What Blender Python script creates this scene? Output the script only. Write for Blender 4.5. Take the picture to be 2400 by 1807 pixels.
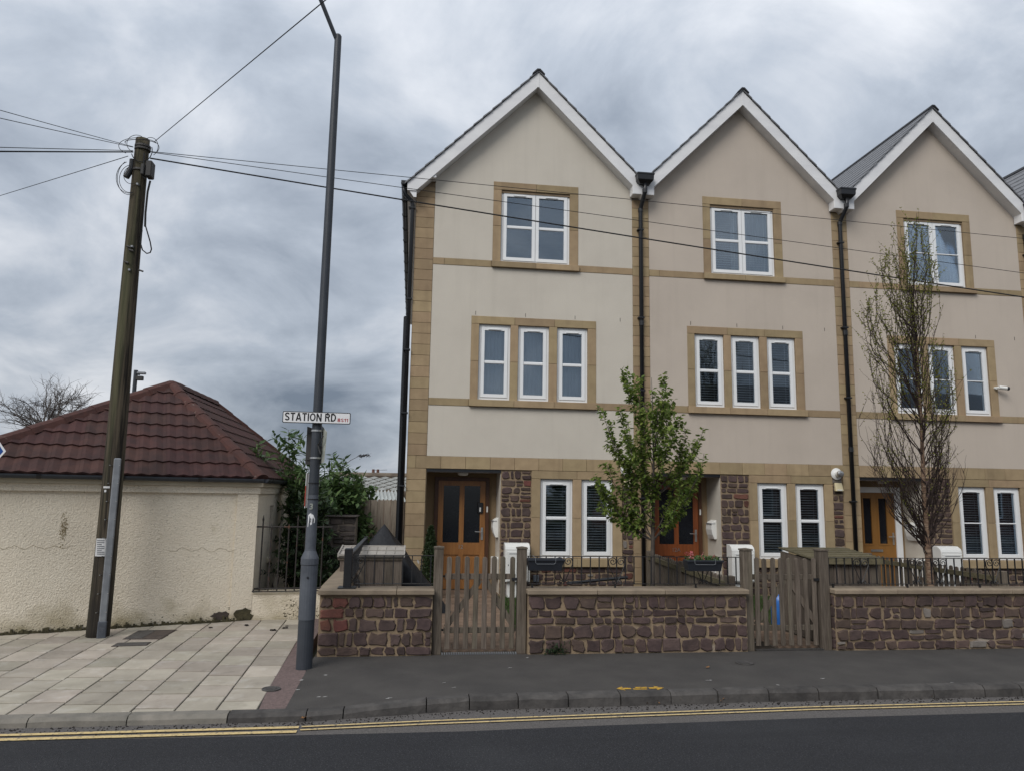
import bpy, bmesh, math, random
from mathutils import Vector, Matrix
R = math.radians
for o in list(bpy.data.objects):
    bpy.data.objects.remove(o, do_unlink=True)
scene = bpy.context.scene
col = scene.collection

# ------------------------------------------------------------------ camera
CAMZ, FPX = 1.8, 1730.0
TILT, ROLL, YAW = R(8.286), R(0.9354), R(7.508)
_f = Vector((math.sin(YAW)*math.cos(TILT), math.cos(YAW)*math.cos(TILT), math.sin(TILT)))
_r0 = Vector((math.cos(YAW), -math.sin(YAW), 0)); _u0 = _r0.cross(_f)
_r = math.cos(ROLL)*_r0 + math.sin(ROLL)*_u0
_u = -math.sin(ROLL)*_r0 + math.cos(ROLL)*_u0
cam_d = bpy.data.cameras.new('camera'); cam = bpy.data.objects.new('camera', cam_d); col.objects.link(cam)
cam_d.sensor_width = 36; cam_d.lens = FPX/2400*36; cam_d.clip_start = 0.05; cam_d.clip_end = 3000
cam.matrix_world = Matrix(((_r.x, _u.x, -_f.x, 0), (_r.y, _u.y, -_f.y, 0), (_r.z, _u.z, -_f.z, CAMZ), (0, 0, 0, 1)))
scene.camera = cam
scene.render.resolution_x, scene.render.resolution_y = 1024, 770

def ray(px, py):                      # photo pixel (2400 x 1807) -> X/Y and Z/Y slopes
    d = (px-1200)*_r - (py-903.5)*_u + FPX*_f
    return d.x/d.y, d.z/d.y
def pt(px, py, Y):                    # pixel at a known depth
    a, b = ray(px, py); return Vector((a*Y, Y, CAMZ+b*Y))
def gp(px, py, z=0.0):                # pixel on the ground
    a, b = ray(px, py); Y = (z-CAMZ)/b; return Vector((a*Y, Y, z))

# ------------------------------------------------------------------ sky, sun, exposure
SUN_EL, SUN_AZ = R(43), R(-142)       # azimuth measured from +Y towards +X
world = bpy.data.worlds.new('World'); scene.world = world; world.use_nodes = True
nt = world.node_tree; nt.nodes.clear()
def N(t, **k):
    n = nt.nodes.new(t)
    for a, b in k.items(): setattr(n, a, b)
    return n
L = nt.links.new
tc = N('ShaderNodeTexCoord'); sep = N('ShaderNodeSeparateXYZ'); L(tc.outputs['Generated'], sep.inputs[0])
def wm(op, a, b=None, c=None):
    n = N('ShaderNodeMath', operation=op)
    for i, v in enumerate((a, b, c)):
        if v is None: continue
        if isinstance(v, (int, float)): n.inputs[i].default_value = v
        else: L(v, n.inputs[i])
    return n.outputs[0]
zc = wm('ADD', wm('MAXIMUM', sep.outputs[2], 0.0), 0.42)
cx = wm('DIVIDE', sep.outputs[0], zc); cy = wm('DIVIDE', sep.outputs[1], zc)
cmb = N('ShaderNodeCombineXYZ'); L(cx, cmb.inputs[0]); L(cy, cmb.inputs[1]); cmb.inputs[2].default_value = 8.1
def wnoise(scale, det, rough, dist):
    n = N('ShaderNodeTexNoise'); n.inputs['Scale'].default_value = scale; n.inputs['Detail'].default_value = det
    n.inputs['Roughness'].default_value = rough; n.inputs['Distortion'].default_value = dist
    L(cmb.outputs[0], n.inputs['Vector']); return n.outputs[0]
n1 = wnoise(1.1, 3, 0.5, 0.3); n2 = wnoise(3.0, 9, 0.56, 0.5); n3 = wnoise(7.5, 6, 0.6, 0.2)
mixv = wm('ADD', wm('ADD', wm('MULTIPLY', n1, 0.50), wm('MULTIPLY', n2, 0.42)), wm('MULTIPLY', n3, 0.08))
ramp = N('ShaderNodeValToRGB'); L(mixv, ramp.inputs[0])
e = ramp.color_ramp.elements
e[0].position = 0.36; e[0].color = (0.185, 0.225, 0.29, 1)
e[1].position = 0.635; e[1].color = (0.82, 0.84, 0.88, 1)
m_ = ramp.color_ramp.elements.new(0.50); m_.color = (0.455, 0.505, 0.58, 1)
lift = wm('ADD', wm('MULTIPLY', wm('MAXIMUM', sep.outputs[2], 0.0), 0.62), 0.70)     # an overcast sky brightens to the zenith
vm = N('ShaderNodeVectorMath', operation='SCALE'); L(ramp.outputs[0], vm.inputs[0]); L(lift, vm.inputs['Scale'])
sky = N('ShaderNodeTexSky'); sky.sky_type = 'NISHITA'; sky.sun_disc = False
sky.sun_elevation = SUN_EL; sky.sun_rotation = SUN_AZ; sky.altitude = 50; sky.dust_density = 2.0
bgs = N('ShaderNodeBackground'); L(sky.outputs[0], bgs.inputs[0]); bgs.inputs[1].default_value = 0.07
bgc = N('ShaderNodeBackground'); L(vm.outputs[0], bgc.inputs[0]); bgc.inputs[1].default_value = 0.80
mx = N('ShaderNodeMixShader'); mx.inputs[0].default_value = 0.93; L(bgs.outputs[0], mx.inputs[1]); L(bgc.outputs[0], mx.inputs[2])
wo = N('ShaderNodeOutputWorld'); L(mx.outputs[0], wo.inputs[0])

sd = bpy.data.lights.new('sun', 'SUN'); sd.energy = 1.5; sd.angle = R(34); sd.color = (1.0, 0.965, 0.92)
so = bpy.data.objects.new('sun', sd); col.objects.link(so); so.location = (-6, -8, 20)
sdir = Vector((math.sin(SUN_AZ)*math.cos(SUN_EL), math.cos(SUN_AZ)*math.cos(SUN_EL), math.sin(SUN_EL)))
so.rotation_euler = sdir.to_track_quat('Z', 'Y').to_euler()
vs = scene.view_settings
vs.view_transform = 'Standard'; vs.look = 'None'; vs.gamma = 1; vs.use_curve_mapping = False; vs.exposure = 0.62

# ------------------------------------------------------------------ materials
MAT = {}
def mat(name, c, c2=None, rough=0.8, vs=4.0, bump=0.0, bs=60.0, grain=(1, 1, 1), rnd=0.0, metal=0.0, spec=0.3,
        lo=0.35, hi=0.65, det=6, patch=None, hue=0.0, bdist=0.01, streak=None):
    """world-space two-colour noise, per-object value change, bump; patch = (colour, scale, low, high, strength)"""
    m = bpy.data.materials.new(name); m.use_nodes = True; t = m.node_tree; t.nodes.clear()
    n = lambda k: t.nodes.new(k); l = t.links.new
    out = n('ShaderNodeOutputMaterial'); b = n('ShaderNodeBsdfPrincipled'); l(b.outputs[0], out.inputs[0])
    b.inputs['Roughness'].default_value = rough; b.inputs['Metallic'].default_value = metal
    b.inputs['Specular IOR Level'].default_value = spec
    g = n('ShaderNodeNewGeometry'); mp = n('ShaderNodeMapping'); mp.inputs['Scale'].default_value = grain
    l(g.outputs['Position'], mp.inputs[0])
    oi = n('ShaderNodeObjectInfo')
    def noise(s, d=det, r=0.6):
        x = n('ShaderNodeTexNoise'); x.inputs['Scale'].default_value = s; x.inputs['Detail'].default_value = d
        x.inputs['Roughness'].default_value = r; l(mp.outputs[0], x.inputs['Vector']); return x.outputs[0]
    c2 = c2 or tuple(v*0.8 for v in c)
    rp = n('ShaderNodeValToRGB'); l(noise(vs), rp.inputs[0])
    rp.color_ramp.elements[0].position = lo; rp.color_ramp.elements[0].color = (*c2, 1)
    rp.color_ramp.elements[1].position = hi; rp.color_ramp.elements[1].color = (*c, 1)
    cur = rp.outputs[0]
    for p in (patch or []):
        pc, psc, p0, p1, st = p
        r2 = n('ShaderNodeMapRange'); r2.inputs[1].default_value = p0; r2.inputs[2].default_value = p1
        r2.inputs[4].default_value = st; l(noise(psc), r2.inputs[0])
        mi = n('ShaderNodeMix'); mi.data_type = 'RGBA'; l(r2.outputs[0], mi.inputs[0]); l(cur, mi.inputs[6])
        mi.inputs[7].default_value = (*pc, 1); cur = mi.outputs[2]
    if streak:
        m2 = n('ShaderNodeMapping'); m2.inputs['Scale'].default_value = streak[2] if len(streak) > 2 else (7, 7, .45); l(g.outputs['Position'], m2.inputs[0])
        x = n('ShaderNodeTexNoise'); x.inputs['Scale'].default_value = 1.0; x.inputs['Detail'].default_value = 6; l(m2.outputs[0], x.inputs['Vector'])
        r5 = n('ShaderNodeMapRange'); r5.inputs[1].default_value = .52; r5.inputs[2].default_value = .78; r5.inputs[4].default_value = streak[1]; l(x.outputs[0], r5.inputs[0])
        mi = n('ShaderNodeMix'); mi.data_type = 'RGBA'; l(r5.outputs[0], mi.inputs[0]); l(cur, mi.inputs[6]); mi.inputs[7].default_value = (*streak[0], 1); cur = mi.outputs[2]
    if rnd or hue:
        hs = n('ShaderNodeHueSaturation'); l(cur, hs.inputs['Color'])
        r3 = n('ShaderNodeMapRange'); r3.inputs[3].default_value = 1-rnd; r3.inputs[4].default_value = 1+rnd
        l(oi.outputs['Random'], r3.inputs[0]); l(r3.outputs[0], hs.inputs['Value'])
        if hue:
            r4 = n('ShaderNodeMapRange'); r4.inputs[3].default_value = .5-hue; r4.inputs[4].default_value = .5+hue
            wn = n('ShaderNodeTexWhiteNoise'); wn.noise_dimensions = '1D'; l(oi.outputs['Random'], wn.inputs['W'])
            l(wn.outputs[0], r4.inputs[0]); l(r4.outputs[0], hs.inputs['Hue'])
        cur = hs.outputs[0]
    l(cur, b.inputs['Base Color'])
    if bump:
        bp = n('ShaderNodeBump'); bp.inputs['Strength'].default_value = bump; bp.inputs['Distance'].default_value = bdist
        l(noise(bs, 4), bp.inputs['Height']); l(bp.outputs[0], b.inputs['Normal'])
    MAT[name] = m; m['b'] = 1
    return m
def leafmat(name, c, c2, trans=0.35, rough=0.5):
    m = bpy.data.materials.new(name); m.use_nodes = True; t = m.node_tree; t.nodes.clear()
    n = lambda k: t.nodes.new(k); l = t.links.new
    out = n('ShaderNodeOutputMaterial'); g = n('ShaderNodeNewGeometry')
    rp = n('ShaderNodeValToRGB'); l(g.outputs['Random Per Island'], rp.inputs[0])
    rp.color_ramp.elements[0].color = (*c2, 1); rp.color_ramp.elements[1].color = (*c, 1)
    b = n('ShaderNodeBsdfPrincipled'); b.inputs['Roughness'].default_value = rough; b.inputs['Specular IOR Level'].default_value = .25
    tr = n('ShaderNodeBsdfTranslucent'); mx = n('ShaderNodeMixShader'); mx.inputs[0].default_value = trans
    l(rp.outputs[0], b.inputs['Base Color']); l(rp.outputs[0], tr.inputs[0])
    l(b.outputs[0], mx.inputs[1]); l(tr.outputs[0], mx.inputs[2]); l(mx.outputs[0], out.inputs[0]); MAT[name] = m
def glassmat(name, refl=0.14, tint=(0.86, 0.9, 0.92), wav=0.02):
    m = bpy.data.materials.new(name); m.use_nodes = True; t = m.node_tree; t.nodes.clear()
    n = lambda k: t.nodes.new(k); l = t.links.new
    out = n('ShaderNodeOutputMaterial'); tr = n('ShaderNodeBsdfTransparent'); tr.inputs[0].default_value = (*tint, 1)
    gl = n('ShaderNodeBsdfGlossy'); gl.inputs[0].default_value = (.80, .90, 1, 1); gl.inputs['Roughness'].default_value = 0.015
    lw = n('ShaderNodeFresnel'); lw.inputs[0].default_value = 1.5
    ad = n('ShaderNodeMath'); ad.operation = 'ADD'; ad.inputs[1].default_value = refl; ad.use_clamp = True; l(lw.outputs[0], ad.inputs[0])
    g = n('ShaderNodeNewGeometry'); no = n('ShaderNodeTexNoise'); no.inputs['Scale'].default_value = 2.2; no.inputs['Detail'].default_value = 1
    l(g.outputs['Position'], no.inputs['Vector'])
    bp = n('ShaderNodeBump'); bp.inputs['Strength'].default_value = wav; bp.inputs['Distance'].default_value = .02
    l(no.outputs[0], bp.inputs['Height']); l(bp.outputs[0], gl.inputs['Normal'])
    mx = n('ShaderNodeMixShader'); l(ad.outputs[0], mx.inputs[0]); l(tr.outputs[0], mx.inputs[1]); l(gl.outputs[0], mx.inputs[2])
    l(mx.outputs[0], out.inputs[0]); MAT[name] = m

mat('render_a', (.58, .535, .46), (.545, .50, .43), rough=.95, vs=1.2, bump=.5, bs=120, bdist=.014, streak=((.36, .33, .275), .14), patch=[((.40, .36, .31), .9, .52, .75, .25)])
mat('render_b', (.52, .452, .382), (.49, .425, .36), rough=.95, vs=1.0, bump=.5, bs=120, bdist=.014, streak=((.33, .28, .235), .14), patch=[((.37, .315, .265), .8, .5, .75, .3)])
mat('ashlar', (.345, .258, .155), (.29, .215, .128), rough=.92, vs=5, bump=.25, bs=120, rnd=.13, hue=.008, streak=((.17, .12, .075), .4), patch=[((.20, .14, .085), 2.2, .58, .8, .35)])
mat('mortar', (.29, .215, .14), (.215, .16, .105), rough=.95, vs=7, bump=.6, bs=70, patch=[((.42, .38, .33), 1.6, .62, .72, .6), ((.16, .12, .085), 2.5, .6, .8, .5)])
mat('mortar_dark', (.19, .16, .125), (.11, .09, .075), rough=.95, vs=6, bump=.6, bs=50)
PURP = [mat('sandstone_purple', (.088, .060, .054), (.056, .039, .037), rough=.9, vs=9, bump=.7, bs=45, rnd=.24, hue=.01),
        mat('sandstone_brown', (.102, .070, .056), (.068, .047, .041), rough=.9, vs=9, bump=.7, bs=45, rnd=.22, hue=.01),
        mat('sandstone_red', (.155, .063, .046), (.10, .044, .036), rough=.9, vs=9, bump=.7, bs=45, rnd=.2, hue=.01),
        mat('sandstone_grey', (.185, .165, .145), (.14, .122, .11), rough=.9, vs=9, bump=.6, bs=45, rnd=.15)]
mat('pier_stone', (.10, .082, .072), (.050, .044, .040), rough=.95, vs=6, bump=.8, bs=30, rnd=.3)
mat('coping', (.27, .215, .155), (.19, .15, .11), rough=.9, vs=6, bump=.4, bs=90, rnd=.08, patch=[((.10, .085, .06), 3, .52, .75, .55), ((.33, .28, .2), 11, .6, .8, .4)])
mat('upvc', (.78, .79, .79), (.74, .75, .75), rough=.35, vs=2, spec=.5)
mat('upvc_dirty', (.74, .74, .74), (.66, .66, .67), rough=.5, vs=1.6, spec=.4, grain=(1, 1, 3))
mat('white_box', (.72, .72, .69), (.66, .66, .63), rough=.45, vs=3, spec=.4)
mat('black_plastic', (.012, .013, .016), (.009, .010, .012), rough=.4, vs=4, spec=.5)
mat('black_iron', (.014, .014, .016), (.010, .010, .011), rough=.45, vs=30, bump=.2, bs=80, spec=.5)
mat('rusty_iron', (.030, .026, .024), (.11, .045, .022), rough=.7, vs=9, bump=.3, bs=90, lo=.30, hi=.42)
mat('slate', (.17, .172, .18), (.115, .118, .126), rough=.5, vs=9, bump=.3, bs=40, spec=.4)
mat('slate_edge', (.03, .03, .034), rough=.7)
mat('wood_grey', (.145, .12, .094), (.078, .062, .048), rough=.9, vs=3.2, grain=(16, 16, 1.3), bump=.45, bs=5, rnd=.16, hue=.008, patch=[((.10, .10, .05), .35, .55, .75, .35)])
mat('wood_board', (.135, .11, .088), (.078, .062, .05), rough=.9, vs=3.0, grain=(14, 14, 1.2), bump=.4, bs=5, rnd=.2, hue=.01)
mat('wood_pale', (.27, .23, .185), (.17, .14, .11), rough=.9, vs=3.0, grain=(14, 14, 1.2), bump=.4, bs=5, rnd=.14)
mat('wood_lid', (.36, .335, .30), (.25, .23, .205), rough=.9, vs=3.0, grain=(6, 14, 14), bump=.3, bs=5, rnd=.1)
mat('wood_mossy', (.135, .115, .07), (.075, .066, .038), rough=.95, vs=3.0, grain=(3, 10, 10), bump=.4, bs=5, rnd=.12)
mat('door_oak', (.30, .135, .040), (.22, .092, .026), rough=.4, vs=2.0, grain=(14, 14, 1.2), spec=.45)
mat('door_red', (.22, .062, .016), (.155, .042, .012), rough=.4, vs=2.0, grain=(14, 14, 1.2), spec=.45)
mat('door_tan', (.27, .125, .028), (.235, .108, .024), rough=.45, vs=2.0, grain=(14, 14, 1.2), spec=.45)
mat('frame_brown', (.085, .035, .016), (.06, .025, .012), rough=.45, vs=2.0, grain=(14, 14, 1.2), spec=.4)
mat('porch_ochre', (.30, .215, .125), (.26, .185, .11), rough=.95, vs=2, bump=.2, bs=120)
mat('porch_pale', (.56, .52, .45), (.50, .46, .40), rough=.95, vs=2, bump=.3, bs=140)
mat('steel', (.55, .55, .54), rough=.3, metal=.9)
mat('galvanised', (.26, .275, .29), (.19, .20, .215), rough=.5, vs=7, metal=.35, spec=.4)
mat('interior', (.20, .185, .165), (.17, .155, .14), rough=.9)
mat('blind', (.85, .84, .82), rough=.6)
mat('curtain', (.36, .385, .41), (.28, .30, .33), rough=.95, vs=1, grain=(10, 1, .3))
mat('roughcast', (.76, .685, .555), (.70, .62, .495), rough=.95, vs=1.3, bump=.75, bs=50, bdist=.028, det=4,
    patch=[((.40, .345, .235), .8, .55, .78, .40), ((.33, .26, .12), 3.2, .66, .76, .40), ((.36, .315, .24), 46, .585, .67, .6)])
mat('roughcast_plain', (.60, .53, .40), (.50, .44, .33), rough=.95, vs=3, bump=.5, bs=60, patch=[((.22, .19, .13), 2, .58, .75, .5)])
mat('tile_brown', (.062, .026, .021), (.038, .018, .016), rough=.75, vs=5, bump=.4, bs=60, rnd=.14, hue=.008, patch=[((.105, .058, .044), 2.3, .58, .8, .35)])
mat('tile_hip', (.078, .032, .025), (.052, .024, .02), rough=.8, vs=8, bump=.5, bs=40, rnd=.1, patch=[((.26, .22, .19), 13, .63, .72, .5)])
mat('pole_wood', (.080, .064, .044), (.017, .0135, .0105), rough=.92, vs=2.0, grain=(15, 15, .6), lo=.42, hi=.58, bump=.9, bs=3, patch=[((.085, .088, .045), .30, .46, .66, .6)])
mat('tar', (.012, .011, .010), (.03, .025, .02), rough=.8, vs=6)
mat('lamp_paint', (.040, .046, .056), (.030, .035, .043), rough=.5, vs=3.5, bump=.1, bs=60, spec=.4, patch=[((.07, .076, .086), 9, .6, .75, .4)])
mat('lamp_grey', (.088, .098, .115), (.058, .065, .078), rough=.6, vs=5, bump=.2, bs=60, spec=.35, patch=[((.22, .225, .24), 7, .6, .8, .45)])
mat('sign_white', (.74, .74, .74), (.68, .68, .68), rough=.45, vs=3)
mat('sign_black', (.012, .012, .014), rough=.5)
mat('sign_red', (.36, .045, .05), rough=.5)
mat('sign_blue', (.012, .07, .28), rough=.45)
mat('sign_back', (.048, .046, .044), (.034, .033, .032), rough=.6, vs=6)
mat('sign_pale', (.36, .37, .33), (.20, .22, .19), rough=.6, vs=9)
mat('board_red', (.42, .05, .03), rough=.5)
mat('road_new', (.026, .0265, .030), (.018, .0185, .021), rough=.85, vs=26, bump=1.0, bs=110, lo=.3, hi=.7, bdist=.012, streak=((.021, .0215, .024), .75, (.10, 2.6, 1)), patch=[((.042, .043, .046), .5, .5, .75, .6), ((.085, .086, .09), 70, .55, .66, .7)])
mat('road_old', (.125, .115, .108), (.075, .069, .066), rough=.9, vs=60, bump=.9, bs=90, lo=.3, hi=.7, patch=[((.20, .185, .17), 120, .56, .66, .6)])
mat('footway', (.066, .061, .056), (.050, .046, .043), rough=.85, vs=2.2, bump=.6, bs=130, patch=[((.082, .077, .072), 90, .55, .7, .5), ((.042, .040, .038), .8, .52, .72, .6)])
mat('footway_pink', (.175, .125, .115), (.115, .085, .08), rough=.95, vs=30, bump=.8, bs=80, patch=[((.09, .075, .07), 3, .55, .7, .5)])
mat('slab', (.37, .33, .27), (.29, .258, .21), rough=.9, vs=2.4, bump=.3, bs=120, rnd=.2, hue=.014, patch=[((.46, .43, .385), 5.0, .54, .72, .55), ((.19, .165, .135), 6, .58, .74, .5)])
mat('slab_joint', (.075, .068, .058), (.05, .046, .04), rough=.95, vs=12, bump=.4, bs=60)
mat('kerb_pale', (.22, .20, .17), (.15, .14, .12), rough=.9, vs=5, bump=.5, bs=60, rnd=.08)
mat('kerb_dark', (.078, .072, .067), (.045, .042, .040), rough=.9, vs=7, bump=.9, bs=22, rnd=.16, patch=[((.15, .14, .13), 5, .6, .75, .45)])
mat('yellow_line', (.60, .46, .22), (.50, .375, .18), rough=.8, vs=25, bump=.3, bs=90, patch=[((.11, .10, .09), 30, .56, .64, .8)])
mat('yellow_spray', (.55, .32, .03), (.40, .24, .04), rough=.9, vs=30, patch=[((.07, .064, .058), 22, .52, .64, .8)])
mat('cover_iron', (.075, .07, .066), (.045, .042, .04), rough=.65, vs=14, bump=.8, bs=60, spec=.4)
mat('cover_brown', (.085, .066, .055), (.05, .04, .035), rough=.85, vs=10, bump=.8, bs=60)
mat('soil', (.06, .045, .032), (.035, .028, .02), rough=1, vs=6, bump=.8, bs=20)
mat('land', (.07, .075, .05), (.05, .05, .038), rough=1, vs=1, bump=.5, bs=4)
mat('paver', (.20, .135, .092), (.145, .10, .07), rough=.92, vs=8, bump=.4, bs=80, rnd=.15)
mat('tarpaulin', (.016, .0165, .019), (.012, .0125, .0145), rough=.5, vs=3, bump=.5, bs=7, spec=.28, bdist=.05)
mat('planter', (.018, .021, .028), rough=.45, spec=.45)
mat('bark', (.085, .072, .06), (.055, .046, .04), rough=.9, vs=14, bump=.4, bs=40)
mat('birch_bark', (.20, .125, .08), (.075, .048, .034), rough=.8, vs=6, grain=(3, 3, 9), bump=.4, bs=20, patch=[((.36, .28, .20), 3, .5, .7, .6)])
mat('twig', (.040, .026, .022), (.026, .018, .016), rough=.9, vs=14)
mat('twig_grey', (.10, .085, .075), (.07, .06, .055), rough=.9, vs=14)
mat('brick_far', (.15, .075, .055), (.11, .056, .042), rough=.9, vs=6, bump=.4, bs=40)
mat('net_roof', (.34, .35, .34), (.25, .26, .25), rough=.8, vs=3, bump=.3, bs=30, rnd=.12)
mat('corrugated', (.50, .53, .52), (.40, .42, .41), rough=.5, vs=2, spec=.4)
mat('blue_plastic', (.03, .16, .50), (.02, .11, .38), rough=.35, spec=.5, vs=3)
mat('cable', (.012, .012, .013), rough=.6)
mat('paper', (.55, .55, .55), (.5, .5, .5), rough=.8)
mat('alarm_cream', (.60, .52, .33), rough=.5)
mat('moss', (.085, .074, .04), (.04, .036, .022), rough=1, vs=14, bump=1, bs=40)
mat('algae_stain', (.30, .245, .15), (.25, .20, .12), rough=.95, vs=8)
mat('debris', (.022, .019, .017), rough=1)
mat('litter', (.48, .47, .45), rough=.8)
mat('dry_leaf', (.20, .10, .04), rough=.9)
def algae(name, colr, zmax):
    t = MAT[name].node_tree; l = t.links.new; n = lambda k: t.nodes.new(k)
    b = next(x for x in t.nodes if x.type == 'BSDF_PRINCIPLED'); src = b.inputs['Base Color'].links[0].from_socket
    g = n('ShaderNodeNewGeometry'); sp = n('ShaderNodeSeparateXYZ'); l(g.outputs['Position'], sp.inputs[0])
    mr = n('ShaderNodeMapRange'); mr.inputs[1].default_value = 0; mr.inputs[2].default_value = zmax; mr.inputs[3].default_value = .30; mr.inputs[4].default_value = -.25; l(sp.outputs[2], mr.inputs[0])
    no = n('ShaderNodeTexNoise'); no.inputs['Scale'].default_value = 2.3; no.inputs['Detail'].default_value = 8; l(g.outputs['Position'], no.inputs['Vector'])
    ad = n('ShaderNodeMath'); ad.operation = 'ADD'; l(no.outputs[0], ad.inputs[0]); l(mr.outputs[0], ad.inputs[1])
    m2 = n('ShaderNodeMapRange'); m2.inputs[1].default_value = .50; m2.inputs[2].default_value = .85; m2.inputs[4].default_value = .75; l(ad.outputs[0], m2.inputs[0])
    mi = n('ShaderNodeMix'); mi.data_type = 'RGBA'; l(m2.outputs[0], mi.inputs[0]); l(src, mi.inputs[6]); mi.inputs[7].default_value = (*colr, 1); l(mi.outputs[2], b.inputs['Base Color'])
algae('roughcast', (.25, .205, .10), .55); algae('pole_wood', (.016, .0135, .0115), 3.4)
leafmat('leaf_tree', (.25, .31, .072), (.08, .14, .032), .45)
leafmat('leaf_birch', (.28, .28, .06), (.17, .19, .04), .38)
leafmat('leaf_shrub', (.14, .21, .075), (.048, .095, .035), .28)
leafmat('leaf_dark', (.038, .062, .026), (.013, .026, .012), .15)
leafmat('leaf_conifer', (.038, .060, .022), (.018, .032, .012), .12)
leafmat('grass', (.07, .12, .03), (.035, .07, .018), .25)
leafmat('petal', (.52, .08, .10), (.45, .20, .20), .2)
glassmat('glass', .10)
glassmat('glass_dim', .035)
mat('door_glass', (.012, .014, .018), rough=.12, spec=.5)

# ------------------------------------------------------------------ mesh helpers
WLOC = {}
class MB:
    def __init__(s): s.v = []; s.f = []
    def add(s, vs, fs):
        b = len(s.v); s.v += [tuple(p) for p in vs]; s.f += [tuple(i+b for i in f) for f in fs]; return s
    def box(s, x0, x1, y0, y1, z0, z1, M=None):
        P = [Vector(p) for p in ((x0,y0,z0),(x1,y0,z0),(x1,y1,z0),(x0,y1,z0),(x0,y0,z1),(x1,y0,z1),(x1,y1,z1),(x0,y1,z1))]
        if M: P = [M @ p for p in P]
        return s.add(P, [(0,3,2,1),(4,5,6,7),(0,1,5,4),(1,2,6,5),(2,3,7,6),(3,0,4,7)])
    def prism(s, poly, y0, y1, M=None):          # polygon in x,z, counter-clockwise seen from -Y, extruded along Y
        n = len(poly); P = [Vector((x, y0, z)) for x, z in poly]+[Vector((x, y1, z)) for x, z in poly]
        if M: P = [M @ p for p in P]
        return s.add(P, [tuple(range(n)), tuple(range(2*n-1, n-1, -1))]+[(i, n+i, n+(i+1) % n, (i+1) % n) for i in range(n)])
    def slab(s, poly, z0, z1):                   # polygon in x,y (ccw from above), extruded in z; z may be a function
        n = len(poly); f0 = z0 if callable(z0) else (lambda x, y: z0); f1 = z1 if callable(z1) else (lambda x, y: z1)
        P = [(x, y, f0(x, y)) for x, y in poly]+[(x, y, f1(x, y)) for x, y in poly]
        return s.add(P, [tuple(range(n-1, -1, -1)), tuple(range(n, 2*n))]+[(i, (i+1) % n, n+(i+1) % n, n+i) for i in range(n)])
    def tube(s, pts, rad, n=8, cap=True):
        pts = [Vector(p) for p in pts]; m = len(pts)
        if not isinstance(rad, (list, tuple)): rad = [rad]*m
        b = len(s.v); prev = None
        for i, p in enumerate(pts):
            d = (pts[min(i+1, m-1)]-pts[max(i-1, 0)]).normalized()
            if prev is None:
                a = Vector((0, 0, 1)) if abs(d.z) < .9 else Vector((1, 0, 0)); x = d.cross(a).normalized()
            else:
                x = (prev-d*prev.dot(d)); x = x.normalized() if x.length > 1e-6 else d.orthogonal().normalized()
            prev = x; y = d.cross(x)
            for k in range(n):
                t = 2*math.pi*k/n; s.v.append(tuple(p+(x*math.cos(t)+y*math.sin(t))*rad[i]))
        for i in range(m-1):
            for k in range(n):
                s.f.append((b+i*n+k, b+i*n+(k+1) % n, b+(i+1)*n+(k+1) % n, b+(i+1)*n+k))
        if cap and n > 2:
            s.f.append(tuple(b+k for k in range(n-1, -1, -1))); s.f.append(tuple(b+(m-1)*n+k for k in range(n)))
        return s
    def lathe(s, prof, n=16, c=(0, 0, 0)):       # prof: (r, z)
        b = len(s.v); m = len(prof)
        for r, z in prof:
            for k in range(n):
                t = 2*math.pi*k/n; s.v.append((c[0]+r*math.cos(t), c[1]+r*math.sin(t), c[2]+z))
        for i in range(m-1):
            for k in range(n): s.f.append((b+i*n+k, b+i*n+(k+1) % n, b+(i+1)*n+(k+1) % n, b+(i+1)*n+k))
        s.f.append(tuple(b+k for k in range(n-1, -1, -1))); s.f.append(tuple(b+(m-1)*n+k for k in range(n)))
        return s
    def gridwall(s, x0, x1, z0, z1, holes, y0, y1):   # wall slab with rectangular holes (x0,x1,z0,z1)
        xs = sorted({x0, x1} | {h[k] for h in holes for k in (0, 1) if x0 < h[k] < x1})
        zs = sorted({z0, z1} | {h[k] for h in holes for k in (2, 3) if z0 < h[k] < z1})
        def solid(i, j):
            if i < 0 or j < 0 or i >= len(xs)-1 or j >= len(zs)-1: return False
            cx, cz = (xs[i]+xs[i+1])/2, (zs[j]+zs[j+1])/2
            return not any(h[0] < cx < h[1] and h[2] < cz < h[3] for h in holes)
        for i in range(len(xs)-1):
            for j in range(len(zs)-1):
                if not solid(i, j): continue
                a, b2, c, d = xs[i], xs[i+1], zs[j], zs[j+1]
                s.add([(a,y0,c),(b2,y0,c),(b2,y0,d),(a,y0,d)], [(0,1,2,3)])
                s.add([(a,y1,c),(b2,y1,c),(b2,y1,d),(a,y1,d)], [(3,2,1,0)])
                if not solid(i-1, j): s.add([(a,y0,c),(a,y0,d),(a,y1,d),(a,y1,c)], [(0,1,2,3)])
                if not solid(i+1, j): s.add([(b2,y0,c),(b2,y1,c),(b2,y1,d),(b2,y0,d)], [(0,1,2,3)])
                if not solid(i, j-1): s.add([(a,y0,c),(a,y1,c),(b2,y1,c),(b2,y0,c)], [(0,1,2,3)])
                if not solid(i, j+1): s.add([(a,y0,d),(b2,y0,d),(b2,y1,d),(a,y1,d)], [(0,1,2,3)])
        return s
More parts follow.
